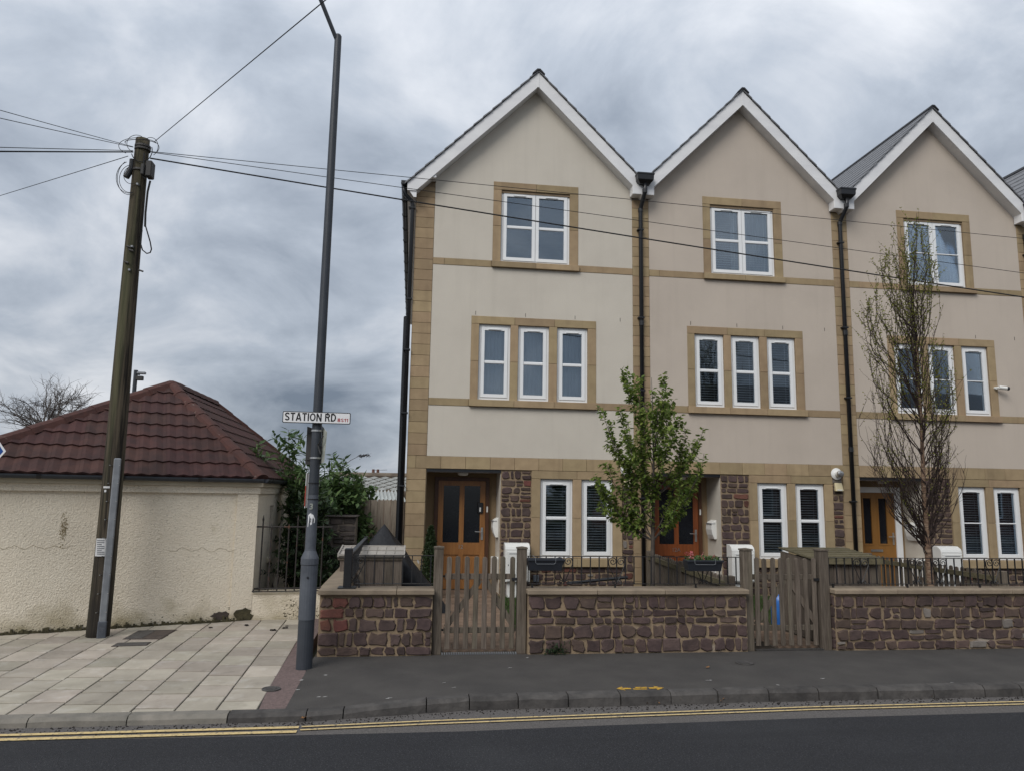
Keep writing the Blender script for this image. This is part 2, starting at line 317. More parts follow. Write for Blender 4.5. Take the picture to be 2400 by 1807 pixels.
    def build(s, name, m, parent=None, smooth=False, bevel=0, weld=False):
        lo = [min(p[k] for p in s.v) for k in range(3)]; hi = [max(p[k] for p in s.v) for k in range(3)]
        c = Vector(((lo[0]+hi[0])/2, (lo[1]+hi[1])/2, lo[2]))
        me = bpy.data.meshes.new(name); me.from_pydata([(p[0]-c.x, p[1]-c.y, p[2]-c.z) for p in s.v], [], s.f)
        if bevel or weld:
            bm = bmesh.new(); bm.from_mesh(me)
            if weld: bmesh.ops.remove_doubles(bm, verts=bm.verts, dist=1e-4)
            if bevel:
                ed = [x for x in bm.edges if len(x.link_faces) == 2 and x.calc_face_angle(0) > .6]
                bmesh.ops.bevel(bm, geom=ed, offset=bevel, segments=1, profile=.5, affect='EDGES', clamp_overlap=True)
            bm.to_mesh(me); bm.free()
        if smooth: me.polygons.foreach_set('use_smooth', [True]*len(me.polygons))
        return place(name, me, m, c, parent)
def place(name, me, m, wloc, parent=None):
    o = bpy.data.objects.new(name, me); col.objects.link(o)
    mm = MAT[m] if isinstance(m, str) else m
    if not me.materials: me.materials.append(mm)
    wloc = Vector(wloc); o.parent = parent
    o.location = wloc-(WLOC[parent.name] if parent else Vector()); WLOC[o.name] = wloc
    return o
BOXC = {}
def piece(name, m, parent, x0, x1, y0, y1, z0, z1, bevel=.004):      # alike pieces share one mesh
    k = (round(x1-x0, 3), round(y1-y0, 3), round(z1-z0, 3), m, bevel)
    c = Vector(((x0+x1)/2, (y0+y1)/2, z0))
    if k not in BOXC:
        o = MB().box(-k[0]/2, k[0]/2, -k[1]/2, k[1]/2, 0, k[2]).build(name, m, None, bevel=bevel)
        BOXC[k] = o.data; o.parent = parent; o.location = c-(WLOC[parent.name] if parent else Vector()); WLOC[o.name] = c
        return o
    return place(name, BOXC[k], m, c, parent)
def tag(o, label=None, cat=None, group=None, kind=None):
    if label: o['label'] = label
    if cat: o['category'] = cat
    if group: o['group'] = group
    if kind: o['kind'] = kind
    return o
def thing(name, loc, label, cat, group=None):
    o = bpy.data.objects.new(name, None); col.objects.link(o); o.location = loc; WLOC[o.name] = Vector(loc); o.empty_display_size = .2
    return tag(o, label, cat, group)
def struct(o): return tag(o, kind='structure')
def arc(c, r, a0, a1, n, ax, ay):
    return [Vector(c)+Vector(ax)*r*math.cos(a0+(a1-a0)*i/n)+Vector(ay)*r*math.sin(a0+(a1-a0)*i/n) for i in range(n+1)]
def textmesh(txt, size, name, m, parent, origin, ux=(1, 0, 0), uz=(0, 0, 1), depth=.002, bold=0.0, sx=1.0, fit=None):
    cu = bpy.data.curves.new('t', 'FONT'); cu.body = txt; cu.size = size; cu.offset = bold; cu.extrude = depth; cu.resolution_u = 4
    ob = bpy.data.objects.new('t', cu); col.objects.link(ob); bpy.context.view_layer.update()
    me = bpy.data.meshes.new_from_object(ob.evaluated_get(bpy.context.evaluated_depsgraph_get()))
    vv = [v.co.copy() for v in me.vertices]; ff = [tuple(p.vertices) for p in me.polygons]
    bpy.data.objects.remove(ob); bpy.data.curves.remove(cu); bpy.data.meshes.remove(me)
    ux, uz = Vector(ux), Vector(uz); un = ux.cross(uz); O = Vector(origin)
    if fit:
        lo, hi = min(v.x for v in vv), max(v.x for v in vv); sx = fit/(hi-lo)
        for v in vv: v.x -= lo
    b = MB(); b.add([O+ux*(v.x*sx)+uz*v.y+un*v.z for v in vv], ff)
    return b.build(name, m, parent)
RNG = random.Random(7)
def ribbon(b, pts, w, fn):                       # flat stroke of constant width through 2-D points; fn maps (x, z) to space
    n = len(pts); L_, R_ = [], []
    for i, (x, z) in enumerate(pts):
        d0 = Vector((x-pts[i-1][0], z-pts[i-1][1])).normalized() if i else None
        d1 = Vector((pts[i+1][0]-x, pts[i+1][1]-z)).normalized() if i < n-1 else None
        d = (d0+d1).normalized() if d0 and d1 else (d0 or d1); nn = Vector((-d.y, d.x)); k = 1.0
        if d0 and d1: k = min(2.2, 1/max(.3, nn.dot(Vector((-d1.y, d1.x)))))
        L_.append((x+nn.x*w/2*k, z+nn.y*w/2*k)); R_.append((x-nn.x*w/2*k, z-nn.y*w/2*k))
    P = [fn(*p) for p in R_]+[fn(*p) for p in L_]
    b.add(P, [(i, i+1, n+i+1, n+i) for i in range(n-1)])
def glyph(c, w, st):
    """strokes of a bold grotesque capital, height 1; returns (width, [paths])"""
    h = st/2; A = lambda cx, cz, rx, rz, a0, a1, n=14: [(cx+rx*math.cos(R(a0+(a1-a0)*k/n)), cz+rz*math.sin(R(a0+(a1-a0)*k/n))) for k in range(n+1)]
    W = {'S': .62, 'T': .60, 'A': .72, 'I': st, 'O': .76, 'N': .68, 'R': .66, 'D': .68, 'B': .66, '1': .40, ' ': .34}[c]
    if c == 'S':
        r = W/2-h; return W, [A(W/2, .74, r, .26-h, 15, 190, 9)+[(h+.05, .62), (W*.36, .54), (W*.64, .46), (W-h-.05, .38)]+A(W/2, .26, r, .26-h, 10, -165, 10)]
    if c == 'T': return W, [[(0, 1-h), (W, 1-h)], [(W/2, 0), (W/2, 1-st*.98)]]
    if c == 'A': return W, [[(h*.9, 0), (W/2-.01, 1)], [(W/2+.01, 1), (W-h*.9, 0)], [(W*.24, .27), (W*.76, .27)]]
    if c == 'I': return W, [[(h, 0), (h, 1)]]
    if c == 'O': return W, [A(W/2, .5, W/2-h, .5-h, 90, 450, 30)]
    if c == 'N': return W, [[(h, 0), (h, 1)], [(W-h, 0), (W-h, 1)], [(h*1.1, 1-h*.2), (W-h*1.1, h*.2)]]
    if c == 'D': return W, [[(h, 0), (h, 1)], [(st*.98, 1-h), (W*.42, 1-h)]+A(W*.42, .5, W*.58-h, .5-h, 90, -90, 16)+[(st*.98, h)]]
    if c == 'R': return W, [[(h, 0), (h, 1)], [(st*.98, 1-h), (W*.6, 1-h)]+A(W*.6, .735, W*.38-h, .265-h, 90, -90, 10)+[(st*.98, .47+h)], [(W*.58, .5), (W-h*1.05, 0)]]
    if c == 'B': return W, [[(h, 0), (h, 1)], [(st*.98, 1-h), (W*.55, 1-h)]+A(W*.55, .755, W*.40-h, .245-h, 90, -90, 10)+[(st*.98, .51+h)], [(st*.98, .51), (W*.58, .51)]+A(W*.58, .255, W*.42-h, .255-h, 90, -90, 10)+[(st*.98, h)]]
    if c == '1': return W, [[(W-h*1.2, 0), (W-h*1.2, 1)], [(.02, .72), (W*.5, .80), (W-h*1.6, .98)]]
    return W, []
def lettering(txt, x0, z0, width, height, y, st, gap, name, m, parent):
    b = MB(); x = 0; out = []
    for c in txt:
        W, paths = glyph(c, 1, st); out.append((x, paths)); x += W+(gap if c != ' ' else 0)
    k = width/(x-gap)
    for j, (ox_, paths) in enumerate(out):
        for i, p in enumerate(paths): ribbon(b, p, st, lambda a, c_, o=ox_, i=i: (x0+(o+a)*k, y-i*.00025, z0+c_*height))
    return b.build(name, m, parent)

def rubble(parent, O, ux, un, W, H, rng, hmin=.09, hmax=.16, wmin=.11, wmax=.24, weights=(5, 3, 1, .3), mats=None, gap=.013, proud=(.008, .022), rnd=.010, red_left=0, rows=None):
    """squared rubble: each stone a small chamfered polygon standing proud of the mortar"""
    mats = mats or PURP; O, ux, un = Vector(O), Vector(ux), Vector(un); uz = Vector((0, 0, 1))
    hs = []
    while sum(hs) < H-hmin*.6: hs.append(rng.uniform(hmin, hmax))
    k = H/sum(hs); hs = [h*k for h in hs]; z = 0
    cells = []
    for h in hs:
        ws = []
        while sum(ws) < W-wmin*.5: ws.append(rng.uniform(wmin, wmax)*(1.2 if h < (hmin+hmax)/2 else .9))
        k = W/sum(ws); x = 0
        for w in ws:
            w *= k; q = rng.random()
            if q < .13 and h > .10:
                t = rng.uniform(.4, .6)*h; cells += [(x, z, w, t), (x, z+t, w, h-t)]
            elif q < .2 and w > .17:
                t = rng.uniform(.35, .65)*w; cells += [(x, z, t, h), (x+t, z, w-t, h)]
            else: cells.append((x, z, w, h))
            x += w
        z += h
    for (x, z, w, h) in cells:
        g = gap*rng.uniform(.6, 1.3); a, b, c, d = x+g/2, x+w-g/2, z+g/2, z+h-g/2
        j = rnd*min(1.4, min(w, h)/.1); cr = rng.uniform(.05, .22)*min(w, h)
        base = []
        for (px, pz, ex, ez) in ((a, c, 1, 1), (b, c, -1, 1), (b, d, -1, -1), (a, d, 1, -1)):
            p1, p2 = (px+ex*cr*rng.uniform(.4, 1.2), pz), (px, pz+ez*cr*rng.uniform(.4, 1.2))
            base += [p2, p1] if (ex*ez > 0) else [p1, p2]
        poly = []
        for i in range(8):
            p = base[i]; q = base[(i+1) % 8]; poly.append(p)
            if math.hypot(q[0]-p[0], q[1]-p[1]) > .055: poly.append(((p[0]+q[0])/2, (p[1]+q[1])/2))
        poly = [(max(x+.003, min(x+w-.003, p[0]+rng.uniform(-j, j))), max(z+.003, min(z+h-.003, p[1]+rng.uniform(-j, j)))) for p in poly]
        mx_, mz_ = sum(p[0] for p in poly)/len(poly), sum(p[1] for p in poly)/len(poly)
        pr = rng.uniform(*proud); n = len(poly); V = []
        tl, tl2 = rng.uniform(-.05, .05), rng.uniform(-.05, .05)
        for (sc, dp) in ((1.0, -.012), (1.0, pr*.45), (.86, pr)):
            for p in poly:
                px, pz = mx_+(p[0]-mx_)*sc, mz_+(p[1]-mz_)*sc
                dd = dp+((px-mx_)*tl+(pz-mz_)*tl2 if sc < 1 else 0)+(rng.uniform(-.002, .002) if sc < 1 else 0)
                V.append(O+ux*px+uz*pz+un*dd)
        F = []
        flip = ux.cross(uz).dot(un) < 0
        for r in range(2):
            for i in range(n): F.append((r*n+i, r*n+(i+1) % n, (r+1)*n+(i+1) % n, (r+1)*n+i))
        F.append(tuple(2*n+i for i in range(n)))
        if flip: F = [f[::-1] for f in F]
        wts = list(weights)
        if red_left and x < red_left: wts = [2, 2, 4, .2]
        m = rng.choices(mats, wts[:len(mats)])[0] if len(mats) > 1 else mats[0]
        MB().add(V, F).build('stone', m, parent)

# ================================================================== GROUND
def gz(x, y):                                     # pavement level: the paved apron on the left dips to the kerb
    k = max(0.0, min(1.0, (0.3-x)/0.8)); return -.036*k*max(0.0, min(1.0, (9.2-y)/2.4))
struct(MB().slab([(-900, -900), (900, -900), (900, 900), (-900, 900)], -.6, -.16).build('ground', 'land'))
struct(MB().slab([(-60, -2.2), (80, -2.2), (80, 6.42), (5.6, 6.41), (3.5, 6.39), (1.6, 6.33), (.5, 6.27), (-.8, 6.28), (-3, 6.31), (-60, 6.6)], -.3, -.1).build('road', 'road_new'))
struct(MB().slab([(-60, 6.2), (80, 6.2), (80, 7.2), (-60, 7.2)], -.32, -.105).build('road_edge', 'road_old'))
struct(MB().slab([(-60, -9), (80, -9), (80, -2.2), (-60, -2.2)], -.3, 0).build('opposite_pavement', 'footway'))
KY = lambda x: 6.93 if x > 3 else (6.87+.02*(x-.6) if x > .6 else (6.65 if x < -.8 else 6.65+(x+.8)/1.4*.22))
ks = [-60, -12, -8, -3, -1, -.8, -.5, 0, .3, .6, 1.5, 3, 10, 80]
struct(MB().slab([(x, KY(x)+.125) for x in ks if x >= -1.0]+[(80, 8.66), (-1.0, 8.66)], -.3, gz).build('pavement', 'footway'))
struct(MB().slab([(x, KY(x)+.12) for x in (-1.215, -1.0)]+[(-1.0, 8.0), (-1.08, 8.6), (-1.12, 9.3), (-1.15, 11.4), (-1.38, 11.4), (-1.33, 9.67), (-1.28, 7.68)], -.3, lambda x, y: gz(x, y)-.003).build('pink_asphalt_strip', 'footway_pink'))
# paving: each slab a piece
paved = struct(MB().slab([(-14, 6.76), (-1.216, 6.76), (-1.282, 7.68), (-1.335, 9.67), (-1.40, 11.6), (-2.2, 11.6), (-14, 7.2)], -.3, lambda x, y: gz(x, y)-.012).build('paved_pavement', 'slab_joint'))
rg = random.Random(3)
def wall_line(x): return 11.02+(x+2.18)*(1.0/2.7)       # front of the cream building
colx = [-1.225]; 
while colx[-1] > -9: colx.append(colx[-1]-rg.choice([.33, .335, .345, .29]))
for i in range(len(colx)-1):
    xa, xb = colx[i+1], colx[i]; y = 6.77+rg.choice([0, -.2, -.3, -.1])
    while y < 11.3:
        d = rg.choice([.43, .43, .43, .40, .36]); y0, y1 = max(y, 6.77), y+d; y = y1
        if y1-y0 < .06: continue
        ymax = wall_line((xa+xb)/2)+.05 if xa < -2.2 else 11.4
        if y0 > ymax: continue
        y1 = min(y1, ymax+.1); sk = lambda yy: -(yy-6.6)*.027
        if -3.45 < (xa+xb)/2+sk(y0) < -2.85 and ((9.62 < y1 and y0 < 10.26)): pass
        g = .0065; dz = rg.uniform(-.002, .002); tx, ty = rg.uniform(-.006, .006), rg.uniform(-.006, .006)
        def zt(px, py, xa=xa, y0=y0, dz=dz, tx=tx, ty=ty): return gz(px, py)+dz+(px-xa-.16)*tx+(py-y0-.2)*ty
        # a few slabs are cut on the skew
        P = [(xa+g+sk(y0), y0+.015), (xb-g+sk(y0), y0+.015), (xb-g+sk(y1), y1-.015), (xa+g+sk(y1), y1-.015)]
        MB().slab(P, lambda a, b: gz(a, b)-.05, zt).build('paving_slab', 'slab', paved, bevel=.004)
# kerb stones
kerb = thing('kerb', (0, 6.7, -.1), None, None); struct(kerb)
kj = [-60, -20, -8.2, -7.3, -6.4, -5.5, -4.6, -3.75, -2.97, -2.22, -1.44, -.81, -.51, .19, .57, 1.01, 1.47, 1.96, 2.44, 2.90, 3.41, 3.91, 4.52, 5.1, 5.65, 6.05, 6.6, 7.2, 7.9, 8.6, 9.4, 10.2, 11, 30, 80]
for a, b in zip(kj[:-1], kj[1:]):
    m = 'kerb_pale' if b < -1.4 else 'kerb_dark'
    n = 1 if b-a > 2 else 4; bb = MB(); pts = [a+.005+(b-a-.010)*i/n for i in range(n+1)]
    rows = []
    for x in pts:
        y0 = KY(x); w = rg.uniform(-.008, .008) if m == 'kerb_dark' else 0; zt = gz(x, y0)
        rows.append([(x, y0-.012+w, -.14), (x, y0-.004+w, zt-.028+rg.uniform(-.006, .004)), (x, y0+.024, zt-.001+rg.uniform(-.003, .003)), (x, y0+.123, zt+.002), (x, y0+.123, -.14)])
    V = [p for r in rows for p in r]; F = []
    for i in range(n):
        for k in range(4): F.append((i*5+k, (i+1)*5+k, (i+1)*5+k+1, i*5+k+1))
    F += [tuple(range(5)), tuple(n*5+k for k in range(4, -1, -1))]
    bb.add(V, F).build('kerb_stone', m, kerb)
# yellow lines (thick older pair on the left, thin pair on the right)
def strip(pts, w, z, name, m):
    A = [Vector((x, y, 0)) for x, y in pts]; b = MB()
    up = [(p.x, p.y+w/2, z) for p in A]; dn = [(p.x, p.y-w/2, z) for p in A]; n = len(A)
    b.add(dn+up, [(i, i+1, n+i+1, n+i) for i in range(n-1)]); return b.build(name, m)
yl = [(-40, 6.40), (-8, 6.39), (-3.0, 6.375), (-1.95, 6.385), (-.84, 6.395)]
yr = [(-.82, 6.40), (.19, 6.475), (1.65, 6.54), (3.65, 6.625), (5.82, 6.645), (12, 6.66), (40, 6.66)]
struct(strip([(x, y-.035) for x, y in yl], .058, -.0955, 'yellow_line', 'yellow_line')); struct(strip([(x, y+.075) for x, y in yl], .052, -.0955, 'yellow_line', 'yellow_line'))
struct(strip(yr, .028, -.0955, 'yellow_line', 'yellow_line')); struct(strip([(x, y+.082) for x, y in yr], .028, -.0955, 'yellow_line', 'yellow_line'))
# spray marks: a double-ended arrow beside the kerb
p = gp(1504, 1616); b = MB(); z = .004
def spray(pts): b.add([(p.x+x, p.y+.05+y*1.9, z) for x, y in pts], [tuple(range(len(pts)))])
spray([(-.235, .0), (-.16, -.035), (-.16, .035)]); spray([(-.16, -.012), (-.09, -.014), (-.09, .012), (-.16, .012)])
spray([(-.075, -.022), (.06, -.026), (.06, -.008), (-.075, -.004)]); spray([(-.04, .006), (.075, .004), (.075, .022), (-.04, .024)])
spray([(.085, -.012), (.15, -.012), (.15, .012), (.085, .012)]); spray([(.15, -.036), (.235, .0), (.15, .036)])
struct(b.build('sprayed_arrow', 'yellow_spray'))
# covers
def cover_round(c, r, label, m='cover_iron'):
    t = thing('manhole_cover', c, label, 'cover')
    MB().lathe([(r, -.03), (r, .006), (r-.012, .007), (r-.014, .003), (r-.03, .003)], 28, c).build('rim', m, t)
    bb = MB(); bb.lathe([(r-.03, -.03), (r-.03, .004)], 28, c)
    for i in range(-4, 5):
        h = math.sqrt(max(0, (r-.035)**2-(i*r/5.2)**2)); bb.box(c[0]-h, c[0]+h, c[1]+i*r/5.2-.006, c[1]+i*r/5.2+.006, c[2]+.003, c[2]+.007)
    bb.build('lid', m, t)
q = gp(636, 1607); cover_round((q.x, q.y, gz(q.x, q.y)+.002), .085, 'round iron cover set between the paving slabs and pink strip')
q = gp(1745, 1553); cover_round((q.x, q.y, .001), .095, 'round iron cover in asphalt pavement before the second gate')
def cover_rect(P, label, nx=2):
    cx_, cy_ = sum(a for a, b in P)/4, sum(b for a, b in P)/4; z0 = gz(cx_, cy_)+.003
    t = thing('inspection_cover', (cx_, cy_, z0), label, 'cover')
    MB().slab(P, z0-.03, z0+.003).build('frame', 'cover_brown', t)
    (ax, ay), (bx, by), (cx2, cy2), (dx, dy) = P
    for i in range(nx):
        f0, f1 = i/nx+.03, (i+1)/nx-.03
        lerp = lambda u, v: ((ax*(1-u)+bx*u)*(1-v)+(dx*(1-u)+cx2*u)*v, (ay*(1-u)+by*u)*(1-v)+(dy*(1-u)+cy2*u)*v)
        MB().slab([lerp(f0, .06), lerp(f1, .06), lerp(f1, .94), lerp(f0, .94)], z0-.02, z0+.007).build('lid', 'cover_iron' if i == 0 else 'cover_brown', t, bevel=.002)
cover_rect([(-3.36, 9.68), (-2.92, 9.68), (-2.92, 10.29), (-3.37, 10.25)], 'large rectangular cover at the foot of cream wall', 2)
cover_rect([(-3.33, 9.26), (-2.96, 9.30), (-2.97, 9.50), (-3.335, 9.46)], 'small narrow cover in paving in front of larger cover', 1)
# gardens behind the walls
struct(MB().slab([(-1.0, 8.66), (80, 8.66), (80, 40), (-1.0, 40)], -.3, -.012).build('garden_ground', 'soil'))
struct(MB().slab([(-30, 9.0), (-1.4, 11.4), (-1.0, 11.4), (-1.0, 60), (-60, 60), (-60, 9)], -.3, -.03).build('yard_ground', 'soil'))
# loose bits: debris near the cream wall, leaves in the gutter, white marks
dr = random.Random(5)
for px, py, s in ((494, 1471, .045), (576, 1466, .06), (640, 1477, .06), (668, 1472, .055), (672, 1467, .03)):
    q = gp(px, py); bb = MB()
    for k in range(7):
        a = dr.uniform(0, 6.28); rr = s*dr.uniform(.1, .6); zz = gz(q.x, q.y)
        bb.lathe([(s*.1, 0), (s*dr.uniform(.2, .3), .006), (s*.12, s*dr.uniform(.2, .35)), (.001, s*.36)], 7, (q.x+rr*math.cos(a), q.y+rr*.5*math.sin(a), zz))
    tag(bb.build('debris_clump', 'debris'), 'small dark debris clump on paving, '+{494: 'farthest left, near the flaked patch', 576: 'in front of the railing end', 640: 'the nearer one left of the lamp post', 668: 'closest to the lamp post', 672: 'tiny one behind the clump by lamp post'}[px], 'debris', 'dark debris clumps on the paving')
bb = MB()
for px, py, n in ((716, 1688, 16), (1563, 1648, 16), (1686, 1645, 10), (2192, 1632, 8), (1520, 1650, 3)):
    q = gp(px, py, -.1)
    for k in range(n):
        x, y = q.x+dr.gauss(0, .05), q.y+dr.gauss(0, .022); a = dr.uniform(0, 6.28); s = dr.uniform(.012, .03); zz = -.094+dr.uniform(0, .03)
        bb.add([(x, y, zz), (x+s*math.cos(a), y+s*math.sin(a), zz+.012), (x+s*math.cos(a+.9), y+s*math.sin(a+.9), zz+.004)], [(0, 1, 2)])
tag(bb.build('dead_leaves', 'dry_leaf'), 'dead brown leaves caught along the kerb', 'leaves', kind='stuff')
bb = MB()
for px, py, w in ((755, 1624, .07), (912, 1631, .05), (1067, 1611, .07), (763, 1577, .02), (797, 1575, .02), (865, 1569, .015), (1660, 1594, .05), (1930, 1590, .04), (2230, 1599, .04), (1195, 1565, .03), (1236, 1541, .02), (707, 1588, .025), (1822, 1605, .02), (1770, 1505, .02), (700, 1609, .03), (1040, 1600, .012)):
    q = gp(px, py)
    for k in range(6):
        x, y = q.x+dr.uniform(-w, w)*.5, q.y+dr.uniform(-.012, .012); s = dr.uniform(.004, .011); zz = gz(x, y)+.0045
        bb.add([(x-s*1.6, y-s*.5, zz), (x+s*1.5, y-s*.4, zz), (x+s, y+s*.6, zz), (x-s, y+s*.5, zz)], [(0, 1, 2, 3)])
tag(bb.build('pale_specks', 'litter'), 'pale specks and chewing gum on the pavement', 'specks', kind='stuff')
bb = MB()
for k in range(900):
    x = dr.uniform(-3.4, 6.4); y = KY(x)-.02-abs(dr.gauss(0, .09)); s = dr.uniform(.003, .010); zz = -.105
    bb.add([(x-s, y-s*.7, zz), (x+s, y-s*.8, zz), (x+s*.7, y+s, zz), (x-s*.6, y+s*.9, zz), (x, y, zz+s*1.2)], [(0, 1, 4), (1, 2, 4), (2, 3, 4), (3, 0, 4)])
tag(bb.build('gutter_grit', 'debris'), 'dark grit scattered in the gutter along the kerb', 'grit', kind='stuff')
for k, q in enumerate((gp(1655, 1565),)):
    MB().add([(q.x, q.y, .006), (q.x+.03, q.y-.01, .012), (q.x+.045, q.y+.02, .02), (q.x+.01, q.y+.03, .008)], [(0, 1, 2, 3)]).build('x', 'dry_leaf').name = 'fallen_leaf'
tag(bpy.data.objects['fallen_leaf'], 'single dry leaf lying on the asphalt pavement', 'leaf')

# ================================================================== HOUSES
FY = 13.395                                      # face of the render
PITCH = 4.174
def slats(x0, x1, z0, z1, y, pitch=.043, tilt=.35, skip=()):
    b = MB(); z = z1-.03
    while z > z0+.01:
        if not any(a < z < c for a, c in skip):
            d = .021; b.add([(x0, y-d, z-d*tilt), (x1, y-d, z-d*tilt), (x1, y+d, z+d*tilt), (x0, y+d, z+d*tilt)], [(0, 1, 2, 3)])
        z -= pitch
    for cx in (x0+.09, x1-.09): b.box(cx-.002, cx+.002, y-.024, y-.022, z0, z1)
    b.box(x0, x1, y-.025, y+.025, z1-.03, z1)
    return b
def drape(x0, x1, z0, z1, y, folds, amp, rng):
    b = MB(); n = folds*6; ph = rng.uniform(0, 6); V = []
    for i in range(n+1):
        t = i/n; V.append((x0+(x1-x0)*t, y+amp*math.sin(t*folds*6.28+ph)+amp*.5*math.sin(t*folds*2.3*6.28), z0)); V.append((V[-1][0], V[-1][1], z1))
    b.add(V, [(2*i, 2*i+2, 2*i+3, 2*i+1) for i in range(n)]); return b
def window(h, x0, x1, z0, z1, n=1, thin=False, kind='blind', glass='glass', seed=0, label=None, half=False):
    rng = random.Random(seed); Y = FY+.045
    fr = .042; w = MB().gridwall(x0, x1, z0, z1, [(x0+fr, x1-fr, z0+fr, z1-fr)], Y, Y+.07).build('window', 'upvc', h, bevel=.004)
    if label: w['label'] = label
    sw = (x1-x0-2*fr)/n
    for k in range(n):
        a, b2 = x0+fr+k*sw+.004, x0+fr+(k+1)*sw-.004; c, d = z0+fr+.004, z1-fr-.004; s = .062
        MB().gridwall(a, b2, c, d, [(a+s, b2-s, c+s, d-s)], Y-.012, Y+.06).build('sash', 'upvc', w, bevel=.008)
        zm = (c+d)/2; bt = .011 if thin else .03
        MB().box(a+s-.002, b2-s+.002, Y+.001, Y+.045, zm-bt, zm+bt).build('glazing_bar', 'upvc', w, bevel=.004 if thin else .01)
        for (q0, q1) in ((c+s, zm-bt), (zm+bt, d-s)):
            MB().box(a+s-.004, b2-s+.004, Y+.018, Y+.026, q0-.004, q1+.004).build('pane', glass, w)
        mid = (a+b2)/2; vw = min(.24, (b2-a)*.5)
        MB().box(mid-vw/2, mid+vw/2, Y-.026, Y-.012, d-.052, d-.034).build('trickle_vent', 'upvc', w, bevel=.004)
        MB().box(a+s-.006, b2-s+.006, Y+.012, Y+.018, c+s-.006, c+s+.004).build('bead', 'upvc', w)
    ix0, ix1, iz0, iz1 = x0+fr, x1-fr, z0+fr, z1-fr
    if kind == 'blind':
        for k in range(n):
            a, b2 = x0+fr+k*sw+.03, x0+fr+(k+1)*sw-.03
            slats(a, b2, iz0, iz1, Y+.11, tilt=rng.uniform(.3, .5), pitch=.048).build('blind', 'blind', w)
        if half: drape(ix0+.38*(ix1-ix0), ix1, iz0, iz1, Y+.2, 5, .02, rng).build('curtain', 'curtain', w)
    elif kind == 'net':
        drape(ix0-.02, ix1+.02, iz0, iz1, Y+.16, 6, .012, rng).build('curtain', 'curtain', w)
    elif kind == 'side':
        drape(ix1-.35*(ix1-ix0), ix1+.02, iz0, iz1, Y+.16, 4, .02, rng).build('curtain', 'curtain', w)
    return w
def door(h, ox, kind):
    Y = FY+.65
    if kind == 'oak' or kind == 'red':
        x0, x1, zt = ox+.423, ox+1.446, 2.085; dm = 'door_oak' if kind == 'oak' else 'door_red'
        fr = MB().gridwall(x0, x1, .03, zt, [(x0+.065, x1-.065, 0, zt-.065)], Y-.06, Y+.05).build('door_frame', 'frame_brown', h, bevel=.008)
        a, b2, c, d = x0+.068, x1-.068, .045, zt-.068
        st = .1; mid = (a+b2)/2; z1 = .88
        pan = [(a+st, mid-.045, z1, d-.09), (mid+.045, b2-st, z1, d-.09)]; low = [(a+st, mid-.045, .2, .66), (mid+.045, b2-st, .2, .66)]
        lf = MB().gridwall(a, b2, c, d, pan+low, Y-.035, Y+.01).build('door', dm, h, bevel=.008)
        for q in pan: MB().box(q[0]-.003, q[1]+.003, Y-.016, Y-.008, q[2]-.003, q[3]+.003).build('pane', 'door_glass', lf)
        for q in low:
            bb = MB(); bb.box(q[0]-.003, q[1]+.003, Y-.016, Y-.006, q[2]-.003, q[3]+.003); bb.box(q[0]+.04, q[1]-.04, Y-.028, Y-.012, q[2]+.05, q[3]-.05); bb.build('panel', dm, lf, bevel=.006)
        hx = b2-.055
        bb = MB(); bb.box(hx-.022, hx+.022, Y-.046, Y-.034, .93, 1.16); bb.tube([(hx, Y-.04, 1.08), (hx, Y-.085, 1.08), (hx-.02, Y-.09, 1.08), (hx-.14, Y-.085, 1.085)], .009, 8); bb.build('handle', 'steel', lf, bevel=.003)
        if kind == 'oak':
            MB().box(b2-.15, b2-.045, Y-.075, Y-.034, 1.42, 1.62).build('doorbell_camera', 'black_plastic', lf, bevel=.01)
            MB().box(b2-.115, b2-.085, Y-.083, Y-.074, 1.45, 1.53).build('bell_button', 'white_box', lf, bevel=.006)
            textmesh('12', .10, 'door_number', 'steel', lf, (mid-.055, Y-.037, .77), depth=.002)
        else:
            textmesh('12A', .105, 'door_number', 'steel', lf, (mid-.1, Y-.037, .74), depth=.003)
        MB().box(x1-.05, x1-.02, Y-.075, Y-.059, 1.44, 1.55).build('door_bell', 'white_box', fr, bevel=.005)
    else:
        x0, x1, zt = ox+.37, ox+1.49, 2.045
        fr = MB().gridwall(x0, x1, .03, zt, [(x0+.13, x1-.13, 0, zt-.11)], Y-.06, Y+.05).build('door_frame', 'upvc', h, bevel=.006)
        a, b2, c, d = x0+.134, x1-.134, .05, zt-.114; mid = (a+b2)/2
        pan = [(mid-.25, mid-.08, .92, 1.82), (mid+.08, mid+.25, .92, 1.82)]
        lf = MB().gridwall(a, b2, c, d, pan, Y-.035, Y+.01).build('door', 'door_tan', h, bevel=.004)
        for q in pan:
            MB().box(q[0]-.003, q[1]+.003, Y-.016, Y-.008, q[2]-.003, q[3]+.003).build('pane', 'door_glass', lf)
            MB().gridwall(q[0]-.03, q[1]+.03, q[2]-.03, q[3]+.03, [q], Y-.043, Y-.036).build('pane_trim', 'door_tan', lf, bevel=.003)
        MB().box(mid-.13, mid+.13, Y-.05, Y-.036, .76, .81).build('letter_slot', 'steel', lf, bevel=.005)
        hx = b2-.055; bb = MB(); bb.box(hx-.018, hx+.018, Y-.046, Y-.034, .90, 1.14); bb.tube([(hx, Y-.04, 1.06), (hx, Y-.085, 1.06), (hx-.13, Y-.085, 1.06)], .009, 8); bb.build('handle', 'steel', lf)
